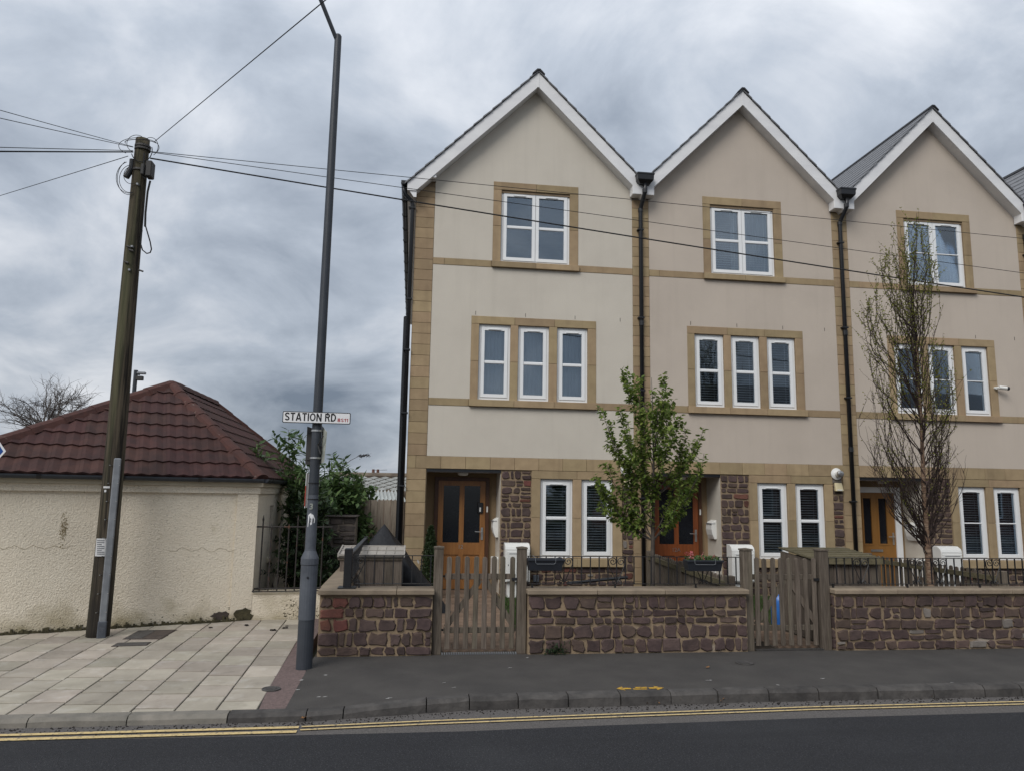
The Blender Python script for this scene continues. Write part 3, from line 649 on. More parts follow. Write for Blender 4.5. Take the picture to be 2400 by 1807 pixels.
# downpipe with sockets and brackets
def brackets(par, x, zs, y, r):
    for z in zs: MB().box(x-r-.03, x+r+.012, y-r-.008, y+r+.02, z-.014, z+.014).build('pipe_bracket', 'black_plastic', par, bevel=.003)
def house(i, label, kind, rmat):
    ox = PITCH*i; xa = ox+2.157; rng = random.Random(40+i)
    h = thing('terraced_house', (xa, 18, 0), label, 'house', 'gabled terraced houses')
    xl, xr = (ox-.11 if i == 0 else ox+.241), ox+4.4149
    W3 = [(ox+1.134, ox+1.723), (ox+1.87, ox+2.455), (ox+2.61, ox+3.197)]; G2 = [(ox+2.32, ox+2.92), (ox+3.085, ox+3.675)]
    top = (ox+1.508, ox+2.84, 6.12, 7.545)
    holes = [top]+[(a, b, 3.495, 4.90) for a, b in W3]+[(a, b, .66, 2.07) for a, b in G2]+[(ox+.25, ox+1.59, -.1, 2.2)]
    # masonry core with openings
    b = MB().gridwall(xl, xr, -.05, 7.5, holes, FY+.02, FY+.27)
    b.prism([(xl, 7.5), (xr, 7.5), (xr, 7.6), (xa+.02, 9.62), (xa-.02, 9.62), (xl, 7.55)], FY+.02, FY+.27)
    b.build('wall', 'mortar', h)
    if i == 0:
        MB().box(xl, xl+.25, FY+.27, 24.4, -.05, 7.45).build('side_wall', rmat, h)
    MB().box(xl, xr, 24.4, 24.6, -.05, 7.45).build('back_wall', rmat, h)
    # rooms behind the windows
    b = MB()
    for (z0, z1) in ((.02, 2.45), (2.6, 5.1), (5.25, 7.7)):
        x0, x1, y0, y1 = ox+(1.70 if z0 < 1 else .3), ox+4.2, FY+.28, FY+3.6
        b.add([(x0,y0,z0),(x1,y0,z0),(x1,y1,z0),(x0,y1,z0),(x0,y0,z1),(x1,y0,z1),(x1,y1,z1),(x0,y1,z1)], [(0,1,2,3),(4,7,6,5),(3,2,6,7),(0,3,7,4),(1,5,6,2)])
    b.build('rooms', 'interior', h)
    # render panels
    R0, R1 = ox+.242, ox+4.078
    mid = (ox+.985, ox+3.36, 3.36, 5.05); tp = (ox+1.35, ox+3.007, 6.0, 7.705)
    MB().gridwall(R0, R1, 2.444, 3.358, [], FY, FY+.019).build('render_panel', rmat, h)
    MB().gridwall(R0, R1, 3.496, 5.998, [(mid[0], mid[1], 3.3, 5.05)], FY, FY+.019).build('render_panel', rmat, h)
    b = MB().gridwall(R0, R1, 6.132, 7.705, [(tp[0], tp[1], 6.0, 7.9)], FY, FY+.019)
    b.prism([(R0, 7.705), (R1, 7.705), (xa+.02, 9.62), (xa-.02, 9.62)], FY, FY+.019); b.build('render_panel', rmat, h)
    S = FY-.008                                  # dressings stand a little proud of the render
    def blk(x0, x1, z0, z1, pr=0.0, m='ashlar'):
        g = .0022; piece('ashlar_block', m, h, x0+g, x1-g, S-pr, FY+.018, z0+g, z1-g, bevel=.004)
    def stripz(x0, x1, z0, z1, hh):
        n = max(1, round((z1-z0)/hh))
        for k in range(n): blk(x0, x1, z0+(z1-z0)*k/n, z0+(z1-z0)*(k+1)/n)
    if i == 0:
        stripz(ox-.11, ox+.24, 2.444, 7.5, .2); stripz(ox-.11, ox+.24, 0, 2.218, .2); blk(ox-.11, ox+.05, 2.218, 2.444)
    stripz(ox+4.08, ox+4.413, 2.444, 7.55, .2); stripz(ox+4.065, ox+4.413, 0, 2.218, .24)
    xs = [ox+(.05 if i == 0 else .242)+.447*k for k in range(10)]; xs = [x for x in xs if x < ox+4.2]+[ox+4.413]
    for a, b2 in zip(xs[:-1], xs[1:]): blk(a, b2, 2.218, 2.442)
    # ground-floor window surround
    for a, b2 in ((2.155, 3.0), (3.0, 3.85)): blk(ox+a, ox+b2, 2.07, 2.216)
    for a, b2 in ((2.155, 2.32), (2.92, 3.085), (3.675, 3.85)):
        blk(ox+a, ox+b2, .652, 1.37); blk(ox+a, ox+b2, 1.37, 2.07)
    for a, b2 in ((2.145, 3.0), (3.0, 3.86)): blk(ox+a, ox+b2, .505, .652, .045)
    # first floor
    for a, b2 in ((.985, 1.80), (1.80, 2.56), (2.56, 3.36)): blk(ox+a, ox+b2, 4.90, 5.05)
    for a, b2 in ((.985, 1.134), (1.723, 1.87), (2.455, 2.61), (3.197, 3.36)):
        blk(ox+a, ox+b2, 3.488, 4.2); blk(ox+a, ox+b2, 4.2, 4.90)
    for a, b2 in ((.97, 1.80), (1.80, 2.55), (2.55, 3.375)): blk(ox+a, ox+b2, 3.36, 3.488, .055)
    for a, b2 in ((.24, .97), (3.375, 4.08)): blk(ox+a, ox+b2, 3.36, 3.494)
    # second floor
    for a, b2 in ((1.35, 2.18), (2.18, 3.007)): blk(ox+a, ox+b2, 7.545, 7.705)
    for a, b2 in ((1.35, 1.508), (2.84, 3.007)):
        blk(ox+a, ox+b2, 6.115, 6.82); blk(ox+a, ox+b2, 6.82, 7.545)
    for a, b2 in ((1.335, 2.18), (2.18, 3.02)): blk(ox+a, ox+b2, 6.0, 6.115, .055)
    for a, b2 in ((.24, .45), (.45, 1.335), (3.02, 4.08)): blk(ox+a, ox+b2, 6.0, 6.13)
    # rubble panels
    for a, b2, z1 in ((1.595, 2.153, 2.214), (3.852, 4.063, 2.214), (2.155, 3.85, .503)):
        rubble(h, (ox+a, FY+.02, 0), (1, 0, 0), (0, -1, 0), b2-a, z1, rng, .085, .17, .12, .27, gap=.03, proud=(.012, .026), rnd=.008, weights=(5, 3, .25, .1))
    # porch recess
    b = MB(); x0, x1, y0, y1 = ox+.25, ox+1.59, FY+.02, FY+.67
    b.box(x0-.02, x0+.004, y0+.004, y1, 0, 2.19); b.box(x0-.02, x1+.1, y1, y1+.05, 0, 2.2); b.build('porch_wall', 'porch_ochre', h)
    MB().box(x1-.004, x1+.1, y0+.004, y1, 0, 2.19).build('porch_side', 'porch_pale', h)
    MB().box(x0, x1, y0+.02, y1, 2.17, 2.2).build('porch_ceiling', 'upvc_dirty', h)
    MB().box(x0, x1, FY+.012, FY+.05, 2.165, 2.217).build('lintel_edge', 'black_plastic', h)
    MB().box(x0, x1, FY-.25, y1, -.01, .03).build('doorstep', 'paver', h, bevel=.006)
    bb = MB().lathe([(.09, 0), (.1, -.02), (.085, -.05), (.05, -.06)], 16, (ox+.92, FY+.3, 2.168)); bb.f = [f[::-1] for f in bb.f]; bb.build('porch_lamp', 'white_box', h, smooth=True)
    for xx in (1.06, 2.0, 2.95, 3.83):
        MB().box(ox+xx-.004, ox+xx+.004, FY-.004, FY-.0005, 5.07, 5.14).build('weep_vent', 'sign_back', h)
    # windows
    thin = kind == 'tan'
    tk = {'oak': 'none', 'red': 'blind', 'tan': 'side', 'far': 'none'}[kind]; mk = {'oak': 'net', 'red': 'blind', 'tan': 'none', 'far': 'none'}[kind]
    window(h, *top, n=2, thin=thin, kind=tk, seed=i*10, half=(kind == 'red'))
    for k, (a, b2) in enumerate(W3): window(h, a, b2, 3.495, 4.90, thin=thin, kind=mk, seed=i*10+k+1, glass='glass' if kind == 'oak' else 'glass_dim')
    for k, (a, b2) in enumerate(G2): window(h, a, b2, .66, 2.07, thin=thin, kind='blind', seed=i*10+k+5, glass='glass_dim')
    door(h, ox, kind if kind != 'far' else 'tan')
    # roof: stepped slate courses, barge boards, soffits, ridge
    eL, eR = (ox-.33 if i == 0 else xa-2.087), xa+2.087
    AZ, y0, y1 = 9.93, FY-.255, 24.6
    rf = None
    for sgn, xe in ((-1, eL), (1, eR)):
        run = abs(xe-xa); b = MB(); n = int(run*1.414/.25); V = []
        for k in range(n):
            d0, d1 = run*(1-k/n), run*(1-(k+1)/n); t = .02
            za, zb = AZ-d0+t, AZ-d1
            P = [(xa+sgn*d0, y0, za), (xa+sgn*d0, y1, za), (xa+sgn*d1, y1, zb), (xa+sgn*d1, y0, zb),
                 (xa+sgn*d0, y0, za-.03), (xa+sgn*d0, y1, za-.03), (xa+sgn*d1, y1, zb-.03), (xa+sgn*d1, y0, zb-.03)]
            F = [(0,1,2,3),(4,7,6,5),(0,4,5,1),(0,3,7,4)]
            b.add(P, F if sgn > 0 else [f[::-1] for f in F])
        o = b.build('roof', 'slate', h)
        if sgn < 0: rf = o
        o['label'] = 'grey slate roof slope'
    n = 24
    for k in range(n):
        ya, yb = y0-.02+(y1-y0)*k/n, y0-.02+(y1-y0)*(k+1)/n-.006
        MB().prism([(xa-.12, AZ-.095), (xa, AZ+.0), (xa+.12, AZ-.095), (xa+.122, AZ-.075), (xa+.03, AZ+.022), (xa-.03, AZ+.022), (xa-.122, AZ-.075)][::1], ya, yb).build('ridge_tile', 'slate_edge', rf)
    T, Bm = 9.895, 9.60; yb0 = FY-.205
    dl, dr_ = xa-eL-.05, eR-xa
    cutL = 7.32 if i == 0 else -1
    def barge(sgn, run, cut):
        p0, p1 = (0, Bm), (0, T)
        out = [(0, Bm)]
        if cut > 0 and Bm-run < cut: out += [(Bm-cut, cut), (run, cut), (run, T-run)]
        else: out += [(run, Bm-run), (run, T-run)]
        out += [(0, T)]
        poly = [(xa+sgn*(d+.002), z) for d, z in out]
        return poly if sgn > 0 else poly[::-1]
    for sgn, run, cut in ((-1, dl, cutL), (1, dr_, -1)):
        MB().prism(barge(sgn, run, cut), yb0-.02, yb0).build('barge_board', 'upvc_dirty', h)
        pl = [(xa+sgn*.0, Bm-.002), (xa+sgn*min(run, 2.28), Bm-.002-min(run, 2.28)), (xa+sgn*min(run, 2.28), Bm+.016-min(run, 2.28)), (xa, Bm+.016)]
        MB().prism(pl if sgn > 0 else pl[::-1], yb0+.001, FY+.0).build('soffit', 'upvc_dirty', h)
    MB().box(xa-.022, xa+.022, yb0-.026, yb0-.0205, Bm-.012, T-.01).build('barge_joint', 'upvc_dirty', h)
    if i == 0:   # eaves on the open left side
        MB().box(eL+.05, eL+.065, yb0-.019, 24.5, 7.33, 7.50).build('fascia', 'upvc_dirty', h)
        MB().box(eL+.066, ox-.112, yb0+.001, 24.5, 7.335, 7.345).build('soffit', 'upvc_dirty', h)
        MB().prism([(eL+.05, 7.32), (ox-.11, 7.32), (ox-.11, 7.20), (ox-.16, 7.20), (eL+.09, 7.315)][::-1], yb0, yb0+.02).build('eaves_end', 'upvc_dirty', h)
        MB().box(ox+.10, ox+.245, yb0-.0, FY, 7.61, 7.70).build('bracket_block', 'upvc_dirty', h)
        gx = eL-.01; b = MB()
        pr = [(gx+.058*math.cos(t), 7.50+.058*math.sin(t)*1.25) for t in [math.pi+math.pi*k/8 for k in range(9)]]
        b.prism(pr, yb0-.03, 24.5); g = b.build('gutter', 'black_plastic', h)
        for k in range(14):
            yy = yb0+.05+k*.8
            MB().prism([(gx+.066*math.cos(t), 7.50+.066*math.sin(t)*1.25) for t in [math.pi+math.pi*k2/8 for k2 in range(9)]], yy, yy+.05).build('gutter_clip', 'black_plastic', g)
        px_ = ox-.175; b = MB()
        b.tube([(gx, FY-.12, 7.44), (gx, FY-.12, 7.33), (gx+.03, FY-.11, 7.27), (px_-.02, FY-.05, 7.18), (px_, FY-.03, 7.10), (px_, FY-.03, .1)], .038, 10); dp = b.build('downpipe', 'black_plastic', h, smooth=True)
        brackets(dp, px_, (7.05, 5.3, 4.35, 3.2, 1.9, .8), FY-.03, .04)
        MB().box(px_-.09, px_-.02, FY+.05, FY+.12, .05, 5.0).build('downpipe', 'black_plastic', h, bevel=.02)
    # valley: boxed kneeler, hopper head and downpipe at the right-hand joint
    vx = ox+4.246
    b = MB(); b.box(vx-.215, vx+.215, yb0-.022, FY-.012, 7.555, 7.735); b.build('kneeler_box', 'upvc_dirty', h, bevel=.006)
    b = MB(); M = None
    for (w0, z0, w1, z1, d0, d1) in ((.10, 7.735, .155, 7.80, .08, .15), (.155, 7.80, .165, 7.93, .15, .16)):
        P = [(vx-w0, yb0-.03-d0, z0), (vx+w0, yb0-.03-d0, z0), (vx+w0, yb0-.024, z0), (vx-w0, yb0-.024, z0), (vx-w1, yb0-.03-d1, z1), (vx+w1, yb0-.03-d1, z1), (vx+w1, yb0-.024, z1), (vx-w1, yb0-.024, z1)]
        b.add(P, [(0,3,2,1),(4,5,6,7),(0,1,5,4),(1,2,6,5),(2,3,7,6),(3,0,4,7)])
    b.box(vx-.172, vx+.172, yb0-.196, yb0-.022, 7.90, 7.935)
    hp = b.build('hopper_head', 'black_plastic', h, bevel=.004)
    b = MB(); b.tube([(vx+.01, yb0-.09, 7.76), (vx+.01, yb0-.09, 7.62), (vx, yb0-.08, 7.55), (vx-.005, FY-.07, 7.36), (vx-.01, FY-.05, 7.28), (vx-.01, FY-.05, .1)], .04, 10)
    dp = b.build('downpipe', 'black_plastic', h, smooth=True)
    for z in (7.27, 7.56): MB().lathe([(.048, 0), (.048, .07)], 12, (vx-.01 if z < 7.4 else vx+.003, FY-.05 if z < 7.4 else yb0-.082, z)).build('pipe_collar', 'black_plastic', dp)
    for z in (5.0, 2.7): MB().lathe([(.047, 0), (.047, .09)], 12, (vx-.01, FY-.05, z)).build('pipe_collar', 'black_plastic', dp)
    brackets(dp, vx-.01, (6.9, 5.15, 3.75, 1.75), FY-.05, .04)
    return h
H = [house(0, 'end terraced house with oak brown front door and open left side', 'oak', 'render_a'),
     house(1, 'middle terraced house with red-brown front door behind the young leafy tree', 'red', 'render_b'),
     house(2, 'terraced house with plain tan front door behind the bare birch tree', 'tan', 'render_b'),
     house(3, 'terraced house cut off by right edge, only its slate roof slope showing', 'far', 'render_b')]

# ================================================================== GARDEN WALLS
WY = 8.62
def garden_wall(x0, x1, label, seed, red_left=0, end_left=False, ret=None):
    w = thing('garden_wall', ((x0+x1)/2, WY+.12, 0), label, 'wall', 'stone garden walls'); rng = random.Random(seed)
    b = MB().box(x0, x1, WY+.02, WY+.26, -.1, .655)
    if ret: b.box(x0, x0+.22, WY+.262, ret, -.1, .655)
    b.build('wall_core', 'mortar', w)
    vis = min(x1, 9.2)
    rubble(w, (x0, WY+.02, .0), (1, 0, 0), (0, -1, 0), vis-x0, .635, rng, .08, .165, .085, .26, gap=.022, proud=(.012, .034), rnd=.013, red_left=red_left, weights=(5, 2.5, .12, .22))
    if end_left: rubble(w, (x0, WY+.26, .0), (0, -1, 0), (-1, 0, 0), .24, .635, rng, .1, .15, .1, .2, gap=.02)
    x = x0-.02
    while x < x1:
        e_ = min(x+rng.uniform(.75, 1.0), x1+.02)
        if x1+.02-e_ < .3: e_ = x1+.02
        if e_-x > .05: piece('coping_stone', 'coping', w, round(x+.002, 3), round(e_-.002, 3), WY-.035, WY+.315, .655, .71, bevel=.007)
        x = e_
    if ret:
        y = WY+.318
        while y < ret-.1:
            e_ = min(y+.9, ret); piece('coping_stone', 'coping', w, x0-.03, x0+.25, round(y, 3), round(e_-.004, 3), .655, .71, bevel=.007); y = e_
    return w
garden_wall(-.97, .275, 'short red stone garden wall between lamp post and first picket gate', 1, red_left=.28, ret=12.6)
garden_wall(1.37, 4.005, 'stone garden wall between the two picket gates', 2)
garden_wall(5.135, 14, 'long stone garden wall at right beside the second gate', 3, end_left=True)

# iron railings on the copings
def spiral(c, r0, turns, a0, sgn, n=22):
    return [(c[0]+r0*(1-.78*i/n)*math.cos(a0+sgn*turns*6.283*i/n), c[1], c[2]+r0*(1-.78*i/n)*math.sin(a0+sgn*turns*6.283*i/n)) for i in range(n+1)]
def railing(x0, x1, y, label, hearts, sp=.107):
    t = thing('iron_railing', ((x0+x1)/2, y, .71), label, 'railing', 'black iron railings on garden walls')
    z0, z1 = .755, 1.072
    MB().box(x0, x1, y-.012, y+.012, z0-.004, z0+.004).build('bottom_rail', 'black_iron', t)
    MB().box(x0, x1, y-.012, y+.012, z1-.004, z1+.004).build('top_rail', 'black_iron', t)
    n = int((x1-x0)/sp); bar = None
    for k in range(n+1):
        x = x0+.01+k*sp
        if x > x1: break
        if bar is None: bar = MB().box(-.006, .006, -.006, .006, 0, z1-z0-.009); bo = bar.build('baluster', 'black_iron', None); bo.parent = t; bo.location = Vector((x, y, z0+.0045))-WLOC[t.name]; WLOC[bo.name] = Vector((x, y, z0)); bar = bo.data
        else: place('baluster', bar, 'black_iron', (x, y, z0+.0045), t)
    k = 0
    while x0+k < x1:
        MB().box(x0+.05+k, x0+.07+k, y-.01, y+.01, .708, z0-.004).build('foot', 'black_iron', t); k += 1.0
    for hx in hearts:
        k = round((hx-x0-.01)/sp); cx = x0+.01+k*sp; b = MB(); yy = y-.012; r = .0056
        for s in (-1, 1):
            b.tube([(cx, yy, z0+.015), (cx+s*.03, yy, z0+.07), (cx+s*sp*.93, yy, z1-.09), (cx+s*sp*.96, yy, z1-.055), (cx+s*sp*.80, yy, z1-.022), (cx+s*sp*.52, yy, z1-.012)]+
                   [Vector(q) for q in spiral((cx+s*sp*.47, yy, z1-.057), .046, 1.35, math.pi/2, s)][1:], r, 5)
            b.tube(spiral((cx+s*.034, yy, z0+.026), .024, 1.3, -math.pi/2, s, 14), r, 5)
        b.build('heart_scroll', 'black_iron', t)
    return t
RY = WY+.17
fx = lambda px, py=1330, Y=RY: pt(px, py, Y).x
railing(-.62, .28, RY, 'black iron railing on the short wall in front of storage box', [fx(823)])
railing(1.375, 4.0, RY, 'black iron railing on wall between gates, holding two planters', [fx(1328), fx(1443), fx(1648)])
railing(5.15, 13.9, RY, 'long black iron railing with hearts at right, in front of birch', [fx(2020), fx(2137), fx(2208), fx(2320), 9.3, 9.9])
# return railing with stout corner post
t = thing('iron_railing', (-.68, 10.2, .71), 'black iron side railing running back from corner post by lamp', 'railing')
MB().box(-.735, -.645, RY-.05, RY+.04, .712, 1.15).build('corner_post', 'black_iron', t, bevel=.008)
MB().box(-.79, -.59, RY-.1, RY+.09, .711, .722).build('base_plate', 'black_iron', t)
MB().box(-.71, -.66, RY+.04, 11.9, 1.065, 1.085).build('top_rail', 'black_iron', t)
MB().box(-.70, -.67, RY+.04, 11.9, .76, .768).build('bottom_rail', 'black_iron', t)
k = 0
while RY+.12+k*.107 < 11.9:
    y = RY+.12+k*.107; piece('baluster', 'black_iron', t, -.691, -.679, y-.006, y+.006, .7685, 1.0645, bevel=0); k += 1
MB().box(-.715, -.655, 11.9, 11.96, .712, 1.1).build('end_post', 'black_iron', t)

# ================================================================== GATES
def gate_post(x0, x1, y, h, label):
    t = thing('gate_post', ((x0+x1)/2, y, 0), label, 'post', 'wooden gate posts'); d = (x1-x0)/2; c = (x0+x1)/2
    MB().box(c-d, c+d, y-d, y+d, -.1, h-.022).build('post', 'wood_grey', t, bevel=.006)
    b = MB(); e_ = d+.007
    b.add([(c-e_, y-e_, h-.022), (c+e_, y-e_, h-.022), (c+e_, y+e_, h-.022), (c-e_, y+e_, h-.022), (c-e_, y-e_, h-.004), (c+e_, y-e_, h-.004), (c+e_, y+e_, h-.004), (c-e_, y+e_, h-.004), (c, y, h+.008)],
          [(0,3,2,1),(0,1,5,4),(1,2,6,5),(2,3,7,6),(3,0,4,7),(4,5,8),(5,6,8),(6,7,8),(7,4,8)])
    b.build('post_cap', 'wood_grey', t)
GY = 8.77
gate_post(.282, .387, GY, 1.18, 'left wooden post of the first picket gate')
gate_post(1.252, 1.36, GY, 1.18, 'right wooden post of the first picket gate')
gate_post(4.012, 4.128, GY, 1.18, 'left wooden post of the second picket gate')
gate_post(4.995, 5.118, GY, 1.18, 'right wooden post of the second picket gate, by bin store')
def picket_poly(w, z0, z1):
    n = 6; r = w/2
    return [(-r, z0), (r, z0), (r, z1-r*.9)]+[(r*math.cos(math.pi*k/n), z1-r*.9+r*.9*math.sin(math.pi*k/n)) for k in range(1, n)]+[(-r, z1-r*.9)]
def gate(x0, x1, y, n, label, seed, z0=.035, z1=1.07):
    rng = random.Random(seed); t = thing('picket_gate', ((x0+x1)/2, y, z0), label, 'gate', 'wooden picket gates')
    sp = (x1-x0)/n
    for k in range(n):
        cx = x0+sp*(k+.5); dz = rng.uniform(-.006, .006); a = rng.uniform(-.006, .006)
        M = Matrix.Translation((cx, 0, 0)) @ Matrix.Rotation(a, 4, 'Y')
        o = MB().prism(picket_poly(.058, z0, z1+dz), y-.032, y-.012, M).build('picket', 'wood_grey', t, bevel=.003)
        if k == 0: pass
    for z in (.24, .84): MB().box(x0+.012, x1-.012, y-.0118, y+.022, z-.032, z+.032).build('rail', 'wood_grey', t, bevel=.004)
    L_ = (Vector((x1-.05, 0, .80))-Vector((x0+.05, 0, .28)))
    for (xa_, za_, xb_, zb_) in ((x0+.04, .275, (x0+x1)/2, .805), ((x0+x1)/2+.06, .805, x1-.03, .275)):
        dx, dz = xb_-xa_, zb_-za_; ln = math.hypot(dx, dz); nx, nz = -dz/ln*.03, dx/ln*.03
        MB().prism([(xa_-nx, za_-nz), (xb_-nx, zb_-nz), (xb_+nx, zb_+nz), (xa_+nx, za_+nz)][::(1 if dx*1 > 0 else -1)], y-.0116, y+.018).build('brace', 'wood_grey', t)
    for z in (.24, .84):
        MB().box(x0-.03, x0+.2, y+.0225, y+.026, z-.012, z+.012).build('hinge', 'black_iron', t)
    MB().box(x1-.06, x1+.02, y-.045, y-.033, .80, .83).build('latch', 'black_iron', t)
    return t
gate(.40, 1.245, GY, 8, 'weathered picket gate in front of the oak brown door', 1)
gate(4.14, 4.985, GY, 8, 'weathered picket gate in front of the red-brown door', 2)
# drain grating under each gate
for (x0, x1, lb) in ((.39, 1.25, 'pale slotted drain grating under the first picket gate'), (4.135, 4.99, 'slotted drain grating under the second picket gate')):
    t = thing('drain_grating', ((x0+x1)/2, WY+.05, 0), lb, 'grating')
    MB().box(x0, x1, WY-.0, WY+.12, -.05, -.008).build('channel', 'black_iron', t)
    x = x0+.004; me = None
    b = MB()
    while x < x1-.01: b.box(x, x+.012, WY+.045, WY+.116, -.0078, .006); x += .027
    b.build('bars', 'galvanised' if x0 < 1 else 'cover_iron', t)

# ================================================================== FRONT GARDENS
def path(x0, x1, y0, y1, seed, name='garden_path'):
    rng = random.Random(seed); p = struct(MB().slab([(x0, y0), (x1, y0), (x1, y1), (x0, y1)], -.1, -.004).build(name, 'mortar_dark'))
    y = y0
    while y < y1-.05:
        e_ = min(y+.21, y1); x = x0-rng.uniform(0, .2)
        while x < x1:
            w = rng.choice([.21, .31]); a, b2 = max(x, x0), min(x+w, x1); x += w
            if b2-a > .04: piece('paver', 'paver', p, round(a+.004, 3), round(b2-.004, 3), round(y+.004, 3), round(e_-.004, 3), -.05, .004+rng.uniform(0, .003), bevel=.004)
        y = e_
path(.40, 1.42, 8.8, 13.14, 1); path(4.45, 5.10, 8.8, 13.14, 2)
def grass(x0, x1, y0, y1, n, seed, label):
    rng = random.Random(seed); b = MB()
    for k in range(n):
        x, y = rng.uniform(x0, x1), rng.uniform(y0, y1); hh = rng.uniform(.04, .10); a = rng.uniform(0, 6.28); w = .006
        lx, ly = rng.uniform(-.04, .04), rng.uniform(-.04, .04)
        b.add([(x-w*math.cos(a), y-w*math.sin(a), -.012), (x+w*math.cos(a), y+w*math.sin(a), -.012), (x+lx, y+ly, hh)], [(0, 1, 2)])
    tag(b.build('grass', 'grass'), label, 'grass', kind='stuff')
grass(1.45, 4.1, 9.0, 13.1, 9000, 1, 'green grass in the garden behind the first gate'); grass(5.15, 8.3, 10.2, 13.2, 7000, 2, 'green grass in the garden behind the second gate')

def board_panel(parent, x0, x1, y, z0, z1, n, m, seed, dy=.018, ztop=None):
    rng = random.Random(seed); w = (x1-x0)/n
    for k in range(n):
        a, b2 = x0+k*w, x0+(k+1)*w; d = rng.uniform(0, .005); zt = ztop(a, b2) if ztop else (z1, z1)
        MB().prism([(a+.002, z0), (b2-.002, z0), (b2-.002, zt[1]+rng.uniform(-.004, .004)), (a+.002, zt[0]+rng.uniform(-.004, .004))], y-d, y+dy).build('board', m, parent, bevel=.003)
# slatted storage box with sloping lid
Yb = 10.55; x0, x1 = pt(796, 1330, Yb).x, pt(942, 1330, Yb).x; zf = pt(868, 1306, Yb).z
t = thing('storage_box', ((x0+x1)/2, Yb+.3, 0), 'grey wooden storage box with slatted lid behind the short wall', 'storage box')
board_panel(t, x0, x1, Yb, 0, zf, 7, 'wood_board', 11)
M = Matrix.Rotation(math.pi/2, 4, 'Z')
for side in (x0, x1-.02): MB().box(side, side+.02, Yb+.02, Yb+.62, 0, zf+.02).build('side_panel', 'wood_board', t)
MB().box(x0, x1, Yb+.6, Yb+.62, 0, zf+.1).build('back_panel', 'wood_board', t)
piece('front_trim', 'wood_grey', t, x0-.03, x1+.01, Yb-.022, Yb-.006, zf-.035, zf+.005)
zb = pt(868, 1279, Yb+.62).z
lz = lambda y: zf+.02+(zb-zf-.04)*(y-Yb+.04)/.68
n = 7; w = (x1-x0+.04)/n
lid = None
b = MB(); b.add([(x0-.02, Yb-.04, lz(Yb-.04)-.02), (x1+.02, Yb-.04, lz(Yb-.04)-.02), (x1+.02, Yb+.64, lz(Yb+.64)-.02), (x0-.02, Yb+.64, lz(Yb+.64)-.02)]+[(x0-.02, Yb-.04, lz(Yb-.04)), (x1+.02, Yb-.04, lz(Yb-.04)), (x1+.02, Yb+.64, lz(Yb+.64)), (x0-.02, Yb+.64, lz(Yb+.64))], [(0,3,2,1),(4,5,6,7),(0,1,5,4),(1,2,6,5),(2,3,7,6),(3,0,4,7)])
lid = b.build('lid', 'slab_joint', t)
for k in range(n):
    a, c = x0-.02+k*w+.003, x0-.02+(k+1)*w-.003
    for (ya, yb_) in ((Yb-.03, Yb+.29), (Yb+.32, Yb+.63)):
        b = MB(); b.add([(a, ya, lz(ya)+.001), (c, ya, lz(ya)+.001), (c, yb_, lz(yb_)+.001), (a, yb_, lz(yb_)+.001), (a, ya, lz(ya)+.014), (c, ya, lz(ya)+.014), (c, yb_, lz(yb_)+.014), (a, yb_, lz(yb_)+.014)], [(0,3,2,1),(4,5,6,7),(0,1,5,4),(1,2,6,5),(2,3,7,6),(3,0,4,7)])
        b.build('slat', 'wood_lid', lid, bevel=.002)
for y in (Yb-.035, Yb+.305, Yb+.635): MB().box(x0-.03, x1+.03, y-.012, y+.012, lz(y)+.0, lz(y)+.03).build('lid_batten', 'wood_lid', lid, bevel=.004)
for x in (x0-.035, x1+.015):
    b = MB(); P = [(x, Yb-.045, lz(Yb-.045)), (x+.02, Yb-.045, lz(Yb-.045)), (x+.02, Yb+.645, lz(Yb+.645)), (x, Yb+.645, lz(Yb+.645))]
    b.add([(p[0], p[1], p[2]-.01) for p in P]+[(p[0], p[1], p[2]+.035) for p in P], [(0,3,2,1),(4,5,6,7),(0,1,5,4),(1,2,6,5),(2,3,7,6),(3,0,4,7)]); b.build('lid_edge', 'wood_lid', lid)

